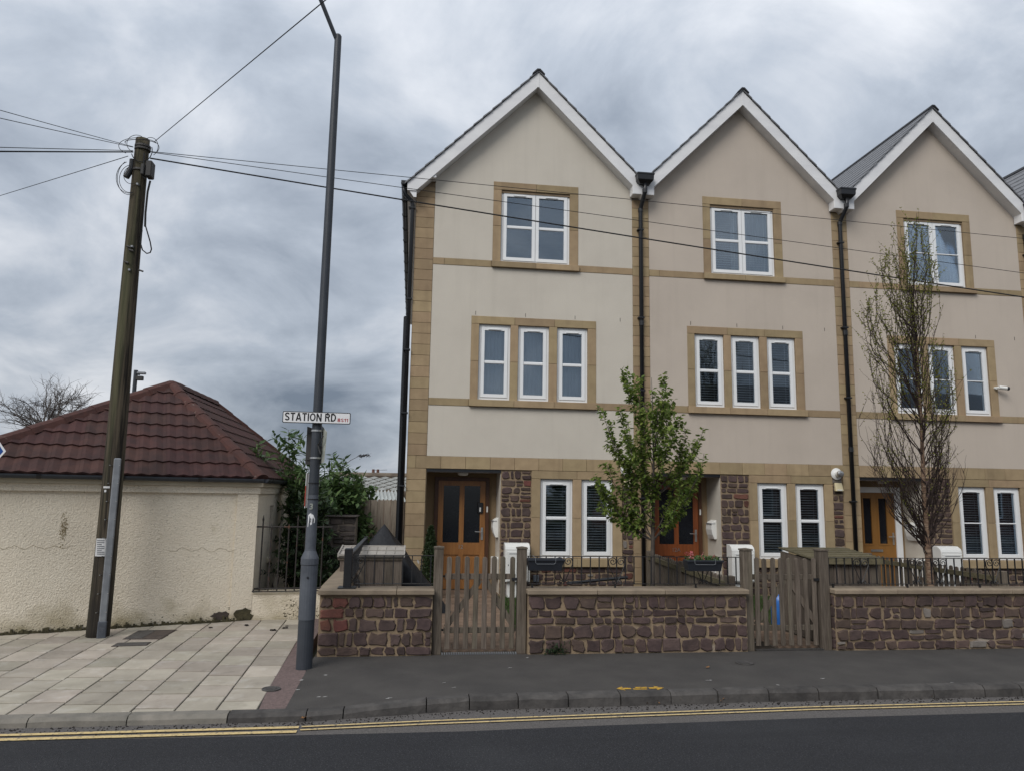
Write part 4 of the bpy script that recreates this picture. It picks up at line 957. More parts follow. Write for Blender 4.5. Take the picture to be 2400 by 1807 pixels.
# black tarpaulin over a barbecue: peaked, sagging to the ground on the right
def cover():
    from mathutils import noise
    Yc = 11.75; ap = pt(901, 1227, Yc); b = MB(); nu, nv = 48, 30; V = []
    sh = pt(858, 1277, Yc); rt = pt(1008, 1366, Yc); br = ap.x+(rt.x-ap.x)*ap.z/(ap.z-rt.z)
    def left(v):  return (ap.x+(sh.x-ap.x)*min(1, v/.4), ap.z+(sh.z-ap.z)*v/.4 if v < .4 else sh.z*(1-(v-.4)/.6))
    def right(v): return (ap.x+(br-ap.x)*v, ap.z*(1-v))
    for j in range(nv+1):
        v = j/nv
        for i in range(nu):
            t_ = 2*math.pi*i/nu; c_, s_ = math.cos(t_), math.sin(t_); w = .5+.5*c_
            (xl_, zl_), (xr_, zr_) = left(v), right(v)
            k = abs(c_)**.6
            x = ap.x+((xr_-ap.x) if c_ > 0 else (xl_-ap.x))*k; z = zl_*(1-w)+zr_*w
            y = Yc+.40*min(1, v*2.2)*math.copysign(abs(s_)**.7, s_)
            q = noise.noise(Vector((x*3.2, y*3, z*3.2)))*.05*min(1, v*4)+noise.noise(Vector((x*9, y*9, z*5)))*.018*min(1, v*4)
            fold = .03*math.sin(t_*7+v*4)*v
            V.append((x+fold*c_+q*.4, y+fold*s_+q, max(0.0, z+q*.5)))
    F = [(j*nu+i, (j+1)*nu+i, (j+1)*nu+(i+1) % nu, j*nu+(i+1) % nu) for j in range(nv) for i in range(nu)]
    b.add(V, F)
    t = thing('covered_barbecue', (ap.x, Yc, 0), 'black tarpaulin cover peaked over something behind the storage box', 'cover')
    b.build('tarpaulin', 'tarpaulin', t, smooth=True)
    q = pt(977, 1315, 11.25); MB().add([q, q+Vector((.03, -.01, -.04)), q+Vector((.012, 0, .03)), q+Vector((.035, -.005, -.005))], [(0, 1, 3, 2)]).build('white_tag', 'litter', t)
cover()

# narrow conifer by the porch
def leaves_cloud(b, pts, rng, size, flat=.3, asp=.5, up=None):
    for p in pts:
        d = Vector((rng.gauss(0, 1), rng.gauss(0, 1), rng.gauss(0, .7)))
        if up is not None: d = d*.6+up
        d.normalize(); s = d.cross(Vector((rng.gauss(0, 1), rng.gauss(0, 1), rng.gauss(0, 1)))).normalized(); nrm = d.cross(s)
        L_ = size*rng.uniform(.6, 1.25); w = L_*asp*.5; p = Vector(p)
        b.add([p, p+d*L_*.5+s*w+nrm*w*flat, p+d*L_, p+d*L_*.5-s*w+nrm*w*flat], [(0, 1, 2), (0, 2, 3)])
rng = random.Random(21); Yc = 13.05; q = pt(1010, 1235, Yc); t = thing('conifer', (q.x, Yc, 0), 'small dark green conical conifer beside the oak brown door', 'shrub')
MB().tube([(q.x, Yc, -.02), (q.x+.01, Yc, q.z*.5), (q.x, Yc, q.z-.05)], [.02, .014, .004], 6).build('trunk', 'twig', t)
b = MB(); P = []
for k in range(5200):
    z = rng.uniform(.04, 1)**.9*q.z; f = z/q.z; rad = .17*(1-f)**.55*(1 if f > .12 else .7)+.012; a = rng.uniform(0, 6.28); rr = rad*math.sqrt(rng.uniform(.25, 1))*(1+.18*math.sin(a*5+z*9))
    P.append((q.x+rr*math.cos(a), Yc+rr*math.sin(a), z))
leaves_cloud(b, P, rng, .045, .2, .4, up=Vector((0, 0, .9))); b.build('foliage', 'leaf_conifer', t)

# white meter cabinets on the rubble panels, small meter boxes and post boxes in the porches
def cabinet(i, label):
    ox = PITCH*i; x0, x1, y0, z0, z1 = ox+1.66, ox+2.10, FY-.27, .27, .93
    t = thing('meter_cabinet', ((x0+x1)/2, FY-.14, z0), label, 'meter box', 'white meter cabinets')
    b = MB(); M = Matrix(((0, 0, 1, 0), (1, 0, 0, 0), (0, 1, 0, 0), (0, 0, 0, 1)))
    prof = [(FY-.03, z0), (y0, z0), (y0, z1-.10), (y0+.02, z1-.05), (y0+.10, z1-.003), (y0+.14, z1), (FY-.03, z1)]
    b.add([(x0, y, z) for y, z in prof]+[(x1, y, z) for y, z in prof], [tuple(range(7)), tuple(range(13, 6, -1))]+[(k, 7+k, 7+(k+1) % 7, (k+1) % 7) for k in range(7)])
    b.build('case', 'white_box', t, bevel=.006)
    MB().box(x0+.025, x1-.015, y0-.014, y0-.001, z0+.02, z1-.14).build('door', 'white_box', t, bevel=.005)
    MB().box(x0+.07, x1-.06, y0-.018, y0-.0135, z1-.18, z1-.172).build('vent', 'lamp_grey', t)
    MB().box(x0+.05, x0+.062, y0-.019, y0-.0138, z0+.28, z0+.30).build('lock', 'black_plastic', t)
    MB().box(x0+.05, x1-.05, FY-.2, FY-.03, -.0, z0-.001).build('plinth', 'white_box', t)
    return t
def postbox(i, label, square=False):
    ox = PITCH*i; xw = ox+1.588; y0, y1, z0, z1 = FY+.22, FY+.5, 1.0, 1.36
    t = thing('post_box', (xw-.05, (y0+y1)/2, z0), label, 'post box', 'white post boxes in porches')
    b = MB(); n = 8; prof = [(0, z0), (.05, z0), (.085, z0+.08), (.105, z0+.18), (.10, z0+.27), (.075, z0+.32), (.0, z1)]
    b.add([(xw-d, y0, z) for d, z in prof]+[(xw-d, y1, z) for d, z in prof], [tuple(range(7)), tuple(range(13, 6, -1))]+[(k, 7+k, 7+(k+1) % 7, (k+1) % 7) for k in range(7)])
    b.build('case', 'white_box', t, bevel=.006)
    MB().box(xw-.118, xw-.03, y0-.006, y1+.006, z0+.29, z0+.298).build('flap', 'galvanised', t)
def smallbox(i, label):
    ox = PITCH*i; xw = ox+1.588
    t = thing('service_box', (xw-.06, FY+.18, .3), label, 'meter box', 'small pale boxes low in the porches')
    MB().box(xw-.12, xw, FY+.06, FY+.34, .32, .66).build('case', 'white_box', t, bevel=.012)
    MB().box(xw-.105, xw-.015, FY+.054, FY+.0595, .35, .63).build('cover_plate', 'porch_pale', t, bevel=.002)
for i, dn in ((0, 'oak brown'), (1, 'red-brown'), (2, 'tan')):
    cabinet(i, f'white meter cabinet with curved top by the {dn} door'); postbox(i, f'white post box on porch wall beside the {dn} door'); smallbox(i, f'low pale service box in the porch of the {dn} door')
def cowl(i, label):
    ox = PITCH*i; c = Vector((ox+3.93, FY-.02, 2.27))
    t = thing('flue_terminal', c, label, 'flue', 'white flue terminals')
    Mx = lambda b: [Vector((c.x+p[0], c.y-p[2], c.z+p[1])) for p in b.v]
    b = MB().lathe([(.105, -.03), (.115, .0), (.11, .012), (.07, .03), (.06, .035)], 24); b.v = [tuple(p) for p in Mx(b)]; b.build('collar', 'white_box', t, smooth=False)
    b = MB().lathe([(.058, .03), (.058, .10)], 20); b.v = [tuple(p) for p in Mx(b)]; b.build('pipe', 'white_box', t)
    b = MB().lathe([(.045, .10), (.062, .105), (.062, .15), (.05, .165), (.02, .17)], 20); b.v = [tuple(p) for p in Mx(b)]; b.build('end_cap', 'steel', t)
    b = MB()
    t2 = thing('alarm_box', (ox+3.96, FY-.03, 1.95), label.replace('flue terminal', 'alarm box').replace('round white', 'small cream'), 'alarm', 'cream alarm boxes')
    MB().add([(ox+3.875, FY-.075, 1.94), (ox+4.035, FY-.075, 1.94), (ox+4.035, FY-.006, 1.94), (ox+3.875, FY-.006, 1.94), (ox+3.875, FY-.04, 2.10), (ox+4.025, FY-.04, 2.10), (ox+4.025, FY-.006, 2.10), (ox+3.875, FY-.006, 2.10)], [(0,3,2,1),(4,5,6,7),(0,1,5,4),(1,2,6,5),(2,3,7,6),(3,0,4,7)]).build('case', 'alarm_cream', t2, bevel=.008)
    MB().box(ox+3.90, ox+4.0, FY-.078, FY-.068, 1.955, 1.975).build('strobe', 'white_box', t2)
cowl(0, 'round white flue terminal on stone strip half hidden by leafy tree'); cowl(1, 'round white flue terminal on stone strip above the bin store')
# camera on house three
q = pt(2332, 910, FY-.01); t = thing('security_camera', (q.x, FY-.02, q.z-.03), 'white security camera with black lens beside middle floor windows', 'camera')
MB().tube([(q.x, FY-.01, q.z), (q.x, FY-.06, q.z)], .03, 14).build('mount', 'white_box', t)
MB().tube([(q.x, FY-.06, q.z), (q.x+.03, FY-.09, q.z+.005)], .014, 8).build('arm', 'white_box', t)
MB().tube([(q.x+.02, FY-.09, q.z+.008), (q.x+.16, FY-.13, q.z-.012)], .037, 14).build('body', 'white_box', t)
MB().tube([(q.x+.155, FY-.129, q.z-.011), (q.x+.20, FY-.142, q.z-.018)], .036, 14).build('lens', 'black_plastic', t)

# planters on the railing
def planter(px0, px1, pyt, pyb, label, flowers, seed):
    Y = RY-.03; a, c = pt(px0, pyt, Y-.1), pt(px1, pyb, Y-.1); rng = random.Random(seed)
    x0, x1, z0, z1 = a.x, c.x, c.z, a.z; y1, y0 = Y+.005, Y-.17
    t = thing('planter', ((x0+x1)/2, (y0+y1)/2, z0), label, 'planter', 'dark trough planters on the railing')
    k = .02; b = MB()
    b.add([(x0+k, y0+k, z0), (x1-k, y0+k, z0), (x1-k, y1-k*.3, z0), (x0+k, y1-k*.3, z0), (x0, y0, z1), (x1, y0, z1), (x1, y1, z1), (x0, y1, z1), (x0+.012, y0+.012, z1), (x1-.012, y0+.012, z1), (x1-.012, y1-.012, z1), (x0+.012, y1-.012, z1), (x0+.015, y0+.015, z1-.03), (x1-.015, y0+.015, z1-.03), (x1-.015, y1-.015, z1-.03), (x0+.015, y1-.015, z1-.03)],
          [(0,3,2,1),(0,1,5,4),(1,2,6,5),(2,3,7,6),(3,0,4,7),(4,5,9,8),(5,6,10,9),(6,7,11,10),(7,4,8,11),(8,9,13,12),(9,10,14,13),(10,11,15,14),(11,8,12,15),(12,13,14,15)])
    b.build('trough', 'planter', t, bevel=.004)
    MB().box(x0-.008, x1+.008, y0-.008, y0+.004, z1-.024, z1+.002).build('rim', 'planter', t, bevel=.003)
    hx0, hx1 = x0+.08, x1-.1
    MB().tube([(hx0, y1, z1+.03), (hx0, y0-.015, z1+.012), (hx0+.005, y0-.013, z1-.04), (hx0+.02, y0-.008, z0+.08), (hx1-.02, y0-.008, z0+.08), (hx1, y0-.012, z1-.04), (hx1, y0-.015, z1+.012), (hx1, y1, z1+.03)], .0025, 5).build('hook', 'galvanised', t)
    if flowers:
        P = [(rng.uniform(x0+.02, x1-.02), rng.uniform(y0+.03, y1-.03), z1-.02+rng.uniform(0, .05)) for _ in range(420)]
        b = MB(); leaves_cloud(b, P, rng, .035, .2, .5, up=Vector((0, 0, .5))); b.build('foliage', 'leaf_shrub', t)
        P = []
        for _ in range(9):
            c_ = (rng.uniform(x0+.03, x1-.03), rng.uniform(y0+.02, y1-.04), z1+rng.uniform(.02, .09))
            if _ < 4: c_ = (x0+.07+rng.uniform(-.05, .06), c_[1], z1+rng.uniform(.03, .08))
            P += [(c_[0]+rng.gauss(0, .012), c_[1]+rng.gauss(0, .012), c_[2]+rng.gauss(0, .012)) for _k in range(16 if _ < 4 else 6)]
        b = MB(); leaves_cloud(b, P, rng, .022, .3, .8); b.build('flowers', 'petal', t)
planter(1236, 1319, 1308, 1336, 'empty dark trough planter hung on railing by first gate', False, 1)
planter(1607, 1690, 1311, 1337, 'dark trough planter with pink flowers hung on railing', True, 2)
# dark plank leaning in the garden, small outdoor tap box
MB().tube([(1.0, 0, 0), (1.0, 0, 1)], .01, 4)
a, c = pt(1330, 1366, 12.3), pt(1478, 1355, 12.3)
tag(MB().tube([(a.x, 12.3, max(.03, a.z)), (c.x, 12.5, max(.05, c.z))], .028, 6).build('drain_pipe_length', 'black_plastic'), 'loose black pipe lying under the first ground floor windows', 'pipe')
q = pt(1256, 1355, FY-.03); tag(MB().box(q.x-.05, q.x+.05, FY-.06, FY-.008, q.z-.06, q.z+.06).build('outdoor_socket', 'lamp_grey', bevel=.008), 'small grey outdoor socket low on the stone under first window', 'socket')
# picket fences between the gardens
def picket_fence(x, y0, y1, h, n, label, xb=None, seed=0, post=True):
    xb = x if xb is None else xb; rng = random.Random(seed)
    t = thing('picket_fence', ((x+xb)/2, (y0+y1)/2, 0), label, 'fence', 'low picket fences between gardens')
    me = None; ang = math.atan2(xb-x, y1-y0)
    for k in range(n):
        f = (k+.5)/n; px, py = x+(xb-x)*f, y0+(y1-y0)*f
        M = Matrix.Translation((px, py, 0)) @ Matrix.Rotation(math.pi/2-ang, 4, 'Z')
        MB().prism(picket_poly(.068, .02, h+rng.uniform(-.01, .01)), -.009, .009, M).build('picket', 'wood_grey', t)
    for z in (.2, h-.13):
        b = MB(); b.add([(x-.045, y0, z), (x-.01, y0, z), (xb-.01, y1, z), (xb-.045, y1, z), (x-.045, y0, z+.07), (x-.01, y0, z+.07), (xb-.01, y1, z+.07), (xb-.045, y1, z+.07)], [(0,3,2,1),(4,5,6,7),(0,1,5,4),(1,2,6,5),(2,3,7,6),(3,0,4,7)]); b.build('rail', 'wood_mossy', t)
    for (px, py) in ((x, y0), (x+(xb-x)*.5, (y0+y1)/2), (xb, y1)): MB().box(px-.05, px+.05, py-.05, py+.05, -.1, h+.02).build('post', 'wood_grey', t, bevel=.006)
picket_fence(4.0, 9.08, 13.1, .80, 34, 'low picket fence from second gate back to the downpipe', xb=4.27, seed=1)
picket_fence(8.37, 9.75, 12.9, .80, 26, 'low mossy picket fence behind the birch and long railing', xb=8.37, seed=2)

# wooden bin store
x0, x1, y0, y1 = 5.16, 6.10, 9.2, 10.0; zf, zb = 1.01, 1.06
t = thing('bin_store', ((x0+x1)/2, (y0+y1)/2, 0), 'wooden bin store with mossy boarded lid beside second gate', 'bin store')
board_panel(t, x0, x1, y0, .0, zf, 9, 'wood_board', 31)
rng = random.Random(4); n = 7
for k in range(n):
    ya, yb_ = y0+.02+(y1-y0-.02)*k/n, y0+.02+(y1-y0-.02)*(k+1)/n
    f = lambda y: zf+(zb-zf)*(y-y0)/(y1-y0)
    b = MB(); d = rng.uniform(0, .004); b.add([(x0-d, ya+.002, 0), (x0-d, yb_-.002, 0), (x0+.02, yb_-.002, 0), (x0+.02, ya+.002, 0), (x0-d, ya+.002, f(ya)), (x0-d, yb_-.002, f(yb_)), (x0+.02, yb_-.002, f(yb_)), (x0+.02, ya+.002, f(ya))], [(0,1,2,3),(7,6,5,4),(4,5,1,0),(5,6,2,1),(6,7,3,2),(7,4,0,3)])
    b.build('board', 'wood_board', t)
MB().box(x1-.02, x1, y0+.02, y1, 0, zf).build('side_panel', 'wood_board', t); MB().box(x0+.02, x1-.02, y1-.02, y1, 0, zf).build('back_panel', 'wood_board', t)
lz = lambda y: zf+.012+(zb-zf+.02)*(y-y0)/(y1-y0)
n = 6
for k in range(n):
    ya, yb_ = y0-.05+(y1-y0+.08)*k/n, y0-.05+(y1-y0+.08)*(k+1)/n-.004
    b = MB(); st = .006
    b.add([(x0-.02, ya, lz(ya)), (x1+.04, ya, lz(ya)), (x1+.04, yb_, lz(yb_)), (x0-.02, yb_, lz(yb_)), (x0-.02, ya, lz(ya)+.022+st), (x1+.04, ya, lz(ya)+.022+st), (x1+.04, yb_, lz(yb_)+.018), (x0-.02, yb_, lz(yb_)+.018)], [(0,3,2,1),(4,5,6,7),(0,1,5,4),(1,2,6,5),(2,3,7,6),(3,0,4,7)]); b.build('lid_board', 'wood_mossy', t, bevel=.003)
MB().box(x0-.025, x1+.045, y0-.07, y0-.052, lz(y0)-.06, lz(y0)+.012).build('lid_trim', 'wood_mossy', t)
for z in (.3, .9): MB().box(x0+.02, x0+.19, y0-.012, y0-.007, z-.01, z+.01).build('hinge', 'black_iron', t)
# blue thing standing behind the second gate
t = thing('blue_container', (5.24, 10.25, 0), 'bright blue plastic container standing behind the second picket gate', 'container')
MB().lathe([(.03, 0), (.10, .0), (.115, .04), (.112, .36), (.09, .43), (.05, .46)], 16, (5.24, 10.25, -.01)).build('body', 'blue_plastic', t, smooth=True)
MB().lathe([(.048, .46), (.048, .50), (.03, .51)], 14, (5.24, 10.25, -.01)).build('cap', 'sign_white', t)

# ================================================================== STREET FURNITURE
# lamp column
LX, LY = -1.04, 8.16
t = thing('lamp_post', (LX, LY, gz(LX, LY)), 'tall grey steel street lamp post with wide base by stone wall', 'lamp post')
MB().tube([(LX, LY, -.1), (LX, LY, .47)], .083, 20).build('base', 'lamp_paint', t)
MB().tube([(LX, LY, .471), (LX, LY, 1.02)], .087, 20).build('base', 'lamp_grey', t)
MB().lathe([(.087, 0), (.092, .01), (.092, .07), (.080, .10), (.058, .15), (.056, .17)], 20, (LX, LY, 1.021)).build('shoulder', 'lamp_grey', t)
MB().tube([(LX, LY, 1.18), (LX, LY, 1.75)], [.056, .054], 20).build('shaft', 'lamp_grey', t)
ztop = 7.02
MB().tube([(LX, LY, 1.751), (LX, LY, 4), (LX, LY, ztop)], [.0535, .048, .040], 20).build('shaft', 'lamp_paint', t)
MB().lathe([(.04, 0), (.04, .02), (.03, .04), (.01, .047)], 16, (LX, LY, ztop+.001)).build('cap', 'lamp_paint', t)
d1 = pt(742, 0, LY); d2 = pt(783, 92, LY)
d = (d1-d2); MB().tube([Vector((LX, LY, ztop-.06)), Vector((LX, LY, ztop-.06))+d*3.2+Vector((0, -.5, 0))], .024, 12).build('arm', 'lamp_paint', t)
e_ = Vector((LX, LY, ztop-.06))+d*3.2+Vector((0, -.5, 0)); MB().lathe([(.05, 0), (.12, .03), (.14, .08), (.08, .13)], 16, e_-Vector((.12, .05, .05))).build('lantern', 'galvanised', t)
MB().tube([(LX+.0, LY-.086, .90), (LX, LY-.092, .90)], .012, 10).build('lock', 'black_plastic', t)
textmesh('3', .085, 'column_number', 'sign_pale', t, (LX-.028, LY-.058, 1.60), depth=.003, bold=.002)
# worn white sticker with a walker and dog
b = MB(); zc = 1.49; pts = [(-.036, -.075), (.0, -.05), (.034, -.03), (.036, .01), (.02, .05), (-.012, .07), (-.034, .05)]
P = []
for x, z in pts: P.append((LX+x, LY-math.sqrt(max(0, .0565**2-x*x)), zc+z))
b.add(P+[(LX, LY-.0572, zc)], [(i, (i+1) % 7, 7) for i in range(7)]); st = b.build('sticker', 'sign_white', t)
b = MB(); y = LY-.0585
for (xa_, za_, xb_, zb_) in ((-.008, .012, -.010, -.006), (-.010, -.006, -.016, -.026), (-.010, -.006, -.002, -.026), (-.009, .006, .002, .0), (.012, -.008, .026, -.008), (.014, -.008, .013, -.022), (.025, -.008, .026, -.022), (.026, -.008, .031, .0)):
    b.tube([(LX+xa_, y, zc+za_), (LX+xb_, y, zc+zb_)], .0016, 4)
b.lathe([(.001, 0), (.004, .003), (.001, .007)], 8, (LX-.007, y, zc+.013)); b.build('sticker_print', 'sign_black', st)
# street name plate
SY = LY-.075; a, c = pt(663, 965, SY), pt(821, 993, SY); zt_, zb_ = pt(742, 965, SY).z, pt(742, 992, SY).z
t = thing('street_name_sign', ((a.x+c.x)/2, SY, zb_), 'white street name plate reading STATION RD BS11 on lamp post', 'sign')
def rrect(x0, x1, z0, z1, r, n=4):
    P = []
    for cx, cz, a0 in ((x1-r, z0+r, -math.pi/2), (x1-r, z1-r, 0), (x0+r, z1-r, math.pi/2), (x0+r, z0+r, math.pi)):
        P += [(cx+r*math.cos(a0+math.pi/2*k/n), cz+r*math.sin(a0+math.pi/2*k/n)) for k in range(n+1)]
    return P
MB().prism(rrect(a.x, c.x, zb_, zt_, .014), SY-.004, SY+.004).build('border', 'sign_black', t)
MB().prism(rrect(a.x+.008, c.x-.008, zb_+.008, zt_-.008, .009), SY-.006, SY-.0042).build('face', 'sign_white', t)
W_ = c.x-a.x
lettering('STATION RD', a.x+W_*.034, zb_+.0245, W_*.752, .086, SY-.0066, .175, .10, 'lettering', 'sign_black', t)
lettering('BS11', a.x+W_*.81, zb_+.0245, W_*.156, .037, SY-.0066, .18, .12, 'postcode', 'sign_red', t)
for dx in (-.06, .06): MB().box((a.x+c.x)/2+dx-.012, (a.x+c.x)/2+dx+.012, SY+.0042, SY+.05, zb_+.02, zt_-.02).build('clip', 'galvanised', t)
# two bent traffic sign plates on the column, seen from behind and edge on
t = thing('sign_plate', (LX-.09, LY, 2.1), 'dark back of a chevron sign plate strapped to the lamp post', 'sign')
za_, zb_ = pt(735, 1088, LY).z, pt(735, 998, LY).z
xl = pt(716, 1040, LY).x
MB().prism([(xl, za_), (LX+.02, za_), (LX+.02, zb_-.03), (LX-.02, zb_-.03), (xl, zb_+.0)], LY+.06, LY+.064).build('plate', 'sign_back', t)
MB().box(xl+.01, LX+.02, LY+.05, LY+.0598, za_+.05, za_+.07).build('channel', 'sign_back', t); MB().box(xl+.01, LX+.02, LY+.05, LY+.0598, zb_-.07, zb_-.05).build('channel', 'sign_back', t)
for z in (za_+.06, zb_-.06): MB().lathe([(.058, 0), (.060, .0), (.060, .018), (.058, .018)], 20, (LX, LY, z)).build('strap', 'steel', t)
x_r0, x_r1 = pt(748, 1040, LY-.06).x, pt(764, 1040, LY-.06).x
t = thing('sign_plate', (x_r1, LY, 2.1), 'pale dented chevron sign plate turned edge on at lamp post', 'sign')
zm = (za_+zb_)/2
b = MB(); V = [pt(750, 1086, LY+.05), pt(759, 1082, LY-.13), pt(766, 1012, LY-.13), pt(755, 998, LY+.05)]
n_ = Vector((.004, .0006, 0))
b.add([Vector(v) for v in V]+[Vector(v)+n_ for v in V], [(0,1,2,3),(7,6,5,4),(0,3,7,4),(3,2,6,7),(2,1,5,6),(1,0,4,5)]); b.build('plate', 'sign_pale', t)
b = MB(); b.tube([(x_r1-.02, LY-.155, zm+.09), (x_r1-.085, LY-.05, zm), (x_r1-.04, LY-.155, zm-.1)], .006, 5); b.build('bent_edge', 'sign_back', t)
MB().box(LX+.05, x_r1-.035, LY-.01, LY+.01, zm-.02, zm+.0).build('bracket', 'sign_back', t)
# narrow red notice board edge strapped behind the column
t = thing('notice_board', (LX-.06, LY+.03, 1.7), 'narrow red and white board strapped to side of lamp post', 'sign')
za_, zb_ = pt(726, 1190, LY).z, pt(729, 1108, LY).z; xb_ = LX-.060
MB().box(xb_-.024, xb_-.018, LY-.02, LY+.26, za_, zb_).build('board', 'sign_white', t)
MB().box(xb_-.025, xb_-.017, LY-.021, LY-.0195, za_+.02, (za_+zb_)/2+.05).build('red_panel', 'board_red', t)
for z in (za_+.09, zb_-.11): MB().lathe([(.0585, 0), (.0605, 0), (.0605, .008), (.0585, .008)], 18, (LX, LY, z)).build('cable_tie', 'cable', t)

# telegraph pole
TX, TY = -3.73, 9.9
zt_ = pt(342, 328, TY).z
t = thing('telegraph_pole', (TX, TY, 0), 'weathered brown wooden telegraph pole with metal cable guard by cream wall', 'pole')
b = MB(); rng = random.Random(9); n = 26; pts = []; rad = []
for k in range(n+1):
    f = k/n; pts.append((TX+.012*math.sin(f*5), TY+.01*math.sin(f*7+1), -.15+(zt_+.15)*f)); rad.append(.132-.045*f)
b.tube(pts, rad, 22); b.build('pole', 'pole_wood', t, smooth=True)
gx = TX+.075; gy = TY-.125
zg = pt(272, 1073, gy).z
def chan(z0, z1, w, d, name, m):
    x, y = gx+.005, TY-.088+.0
    b = MB(); b.prism([(-w, 0), (w, 0), (w, z1-z0), (-w, z1-z0)], -d, .0, Matrix.Translation((x, y, z0)) @ Matrix.Rotation(R(20), 4, 'Z')); return b.build(name, m, t, bevel=.012)
chan(.06, zg, .041, .05, 'cable_guard', 'galvanised'); chan(-.02, .2, .05, .058, 'guard_foot', 'lamp_grey')
for k in range(9):
    z = .3+k*.22
    for s in (-1, 1): MB().box(gx+s*.05-.004, gx+s*.05+.004, TY-.155+(.018 if s > 0 else -.018), TY-.12, z, z+.008).build('screw', 'steel', t)
# paper notice, number plates
def onpole(px0, px1, py0, py1, name, m, off=.004):
    a, c = pt(px0, py0, TY-.12), pt(px1, py1, TY-.12); n = 6; V = []
    for i in range(n+1):
        x = a.x+(c.x-a.x)*i/n; r = .132-.045*((a.z+.15)/(zt_+.15))+off; y = TY-math.sqrt(max(.0004, r*r-(x-TX)**2)); V += [(x, y, c.z), (x, y, a.z)]
    return MB().add(V, [(2*i, 2*i+2, 2*i+3, 2*i+1) for i in range(n)]).build(name, m, t)
nt_ = onpole(225, 247, 1261, 1303, 'notice', 'paper')
for k in range(8):
    f = k/8; o = onpole(227, 245-(6 if k % 3 == 2 else 0), 1265+f*36, 1266.6+f*36, 'notice_print', 'lamp_grey', .0065)
onpole(242, 257, 1138.5, 1143.5, 'number_plate', 'paper'); onpole(244.5, 249, 1147, 1152.5, 'number_tag', 'paper')
# step irons, bolts
for (px, py, s) in ((303, 580, -1), (308, 588, 1), (297, 616, -1), (331, 636, 1)):
    q = pt(px, py, TY-.1); MB().tube([(q.x-.03, q.y-.01, q.z+.01), (q.x+.03, q.y-.02, q.z-.01)], .012, 6).build('bolt', 'cover_iron', t)
for px, py in ((322, 432), (309, 578), (303, 633), (236, 1455)):
    q = pt(px, py, TY-.115); MB().box(q.x-.012, q.x+.012, q.y-.01, q.y+.04, q.z-.012, q.z+.012).build('bolt_head', 'galvanised', t)
# top gear: junction boxes, bands, cable loops
bx = pt(351, 398, TY-.07)
MB().box(bx.x-.035, bx.x+.045, TY-.14, TY+.0, bx.z-.12, bx.z+.10).build('junction_box', 'sign_back', t, bevel=.012)
MB().box(bx.x-.085, bx.x-.04, TY-.16, TY-.08, bx.z-.11, bx.z+.04).build('junction_box', 'sign_back', t, bevel=.01)
c_ = pt(309, 390, TY-.03); b = MB(); b.tube([c_+Vector((0, 0, .09)), c_+Vector((0, 0, -.03))], .035, 12); b.tube([c_+Vector((0, 0, -.03)), c_+Vector((-.05, -.02, -.17))], .04, 12); b.build('cable_closure', 'black_plastic', t)
for z in (zt_-.12, zt_-.16, zt_-.46): MB().lathe([(.096, 0), (.1, 0), (.1, .025), (.096, .025)], 20, (TX, TY, z)).build('band', 'cover_iron', t)
def loop(cx, cz, rx, rz, a0, a1, r=.004, y=TY-.1, name='cable_loop'):
    MB().tube([(cx+rx*math.cos(R(a0+(a1-a0)*k/18)), y, cz+rz*math.sin(R(a0+(a1-a0)*k/18))) for k in range(19)], r, 5).build(name, 'cable', t)
q = pt(330, 345, TY-.1); loop(q.x, q.z, .28, .13, 100, 230, y=TY-.09); loop(q.x+.06, q.z-.0, .17, .11, -40, 120, y=TY-.1); loop(q.x-.05, q.z+.03, .12, .12, 60, 250, y=TY-.12)
q = pt(308, 420, TY-.05); loop(q.x, q.z, .17, .22, 110, 290); loop(q.x+.01, q.z-.02, .14, .19, 100, 285); loop(q.x, q.z, .155, .24, 120, 280)
loop(q.x+.02, q.z+.03, .10, .12, 90, 300); q = pt(352, 345, TY-.1); loop(q.x, q.z, .10, .13, -60, 130); loop(q.x-.12, q.z+.04, .2, .05, 20, 200, .005); loop(q.x-.1, q.z-.06, .13, .16, 200, 380, .006)
q1 = [pt(x, y, TY-.09) for x, y in ((341, 530), (352, 568), (355, 585), (352, 593), (344, 595), (334, 587), (329, 570), (333, 540))]
MB().tube(q1, .0085, 6).build('cable_loop', 'cable', t)
MB().tube([pt(x, y, TY-.105) for x, y in ((352, 425), (346, 450), (341, 500), (340, 532))], .014, 8).build('riser_cable', 'cable', t)
MB().tube([pt(x, y, TY-.12) for x, y in ((338, 360), (337, 390), (332, 410), (340, 420))], .009, 6).build('riser_cable', 'cable', t)
# overhead wires
def wire(A, B, r, label, sag=.12, n=28):
    A, B = Vector(A), Vector(B); P = [A+(B-A)*(k/n)+Vector((0, 0, -sag*4*(k/n)*(1-k/n))) for k in range(n+1)]
    tag(MB().tube(P, r, 5).build('overhead_wire', 'cable'), label, 'wire', 'overhead wires from the telegraph pole')
def wire2(p0, Y0, p1, Y1, r, label, ext=1.0, sag=.06):
    A, B = pt(*p0, Y0), pt(*p1, Y1); wire(A, A+(B-A)*ext, r, label, sag)
wire2((350, 356), TY, (2400, 560), 11.2, .0048, 'thin wire crossing the houses, topmost of three', 1.6, .0)
wire2((355, 358), TY, (2400, 637), 10.6, .0048, 'thin wire crossing the houses, middle of three', 1.6, .03)
wire2((352, 372), TY, (2400, 688), 10.3, .0105, 'thick black cable crossing the houses, lowest of three', 1.6, .07)
wire2((362, 333), TY, (764, 0), 5.2, .0048, 'single wire rising right from pole past lamp post top', 2.6, .0)
wire2((312, 345), TY, (0, 252), 7.6, .004, 'thin wire going up left from the pole, upper one', 5.0, .05)
wire2((312, 346), TY, (0, 269), 7.4, .004, 'thin wire going up left from the pole, lower one', 5.0, .06)
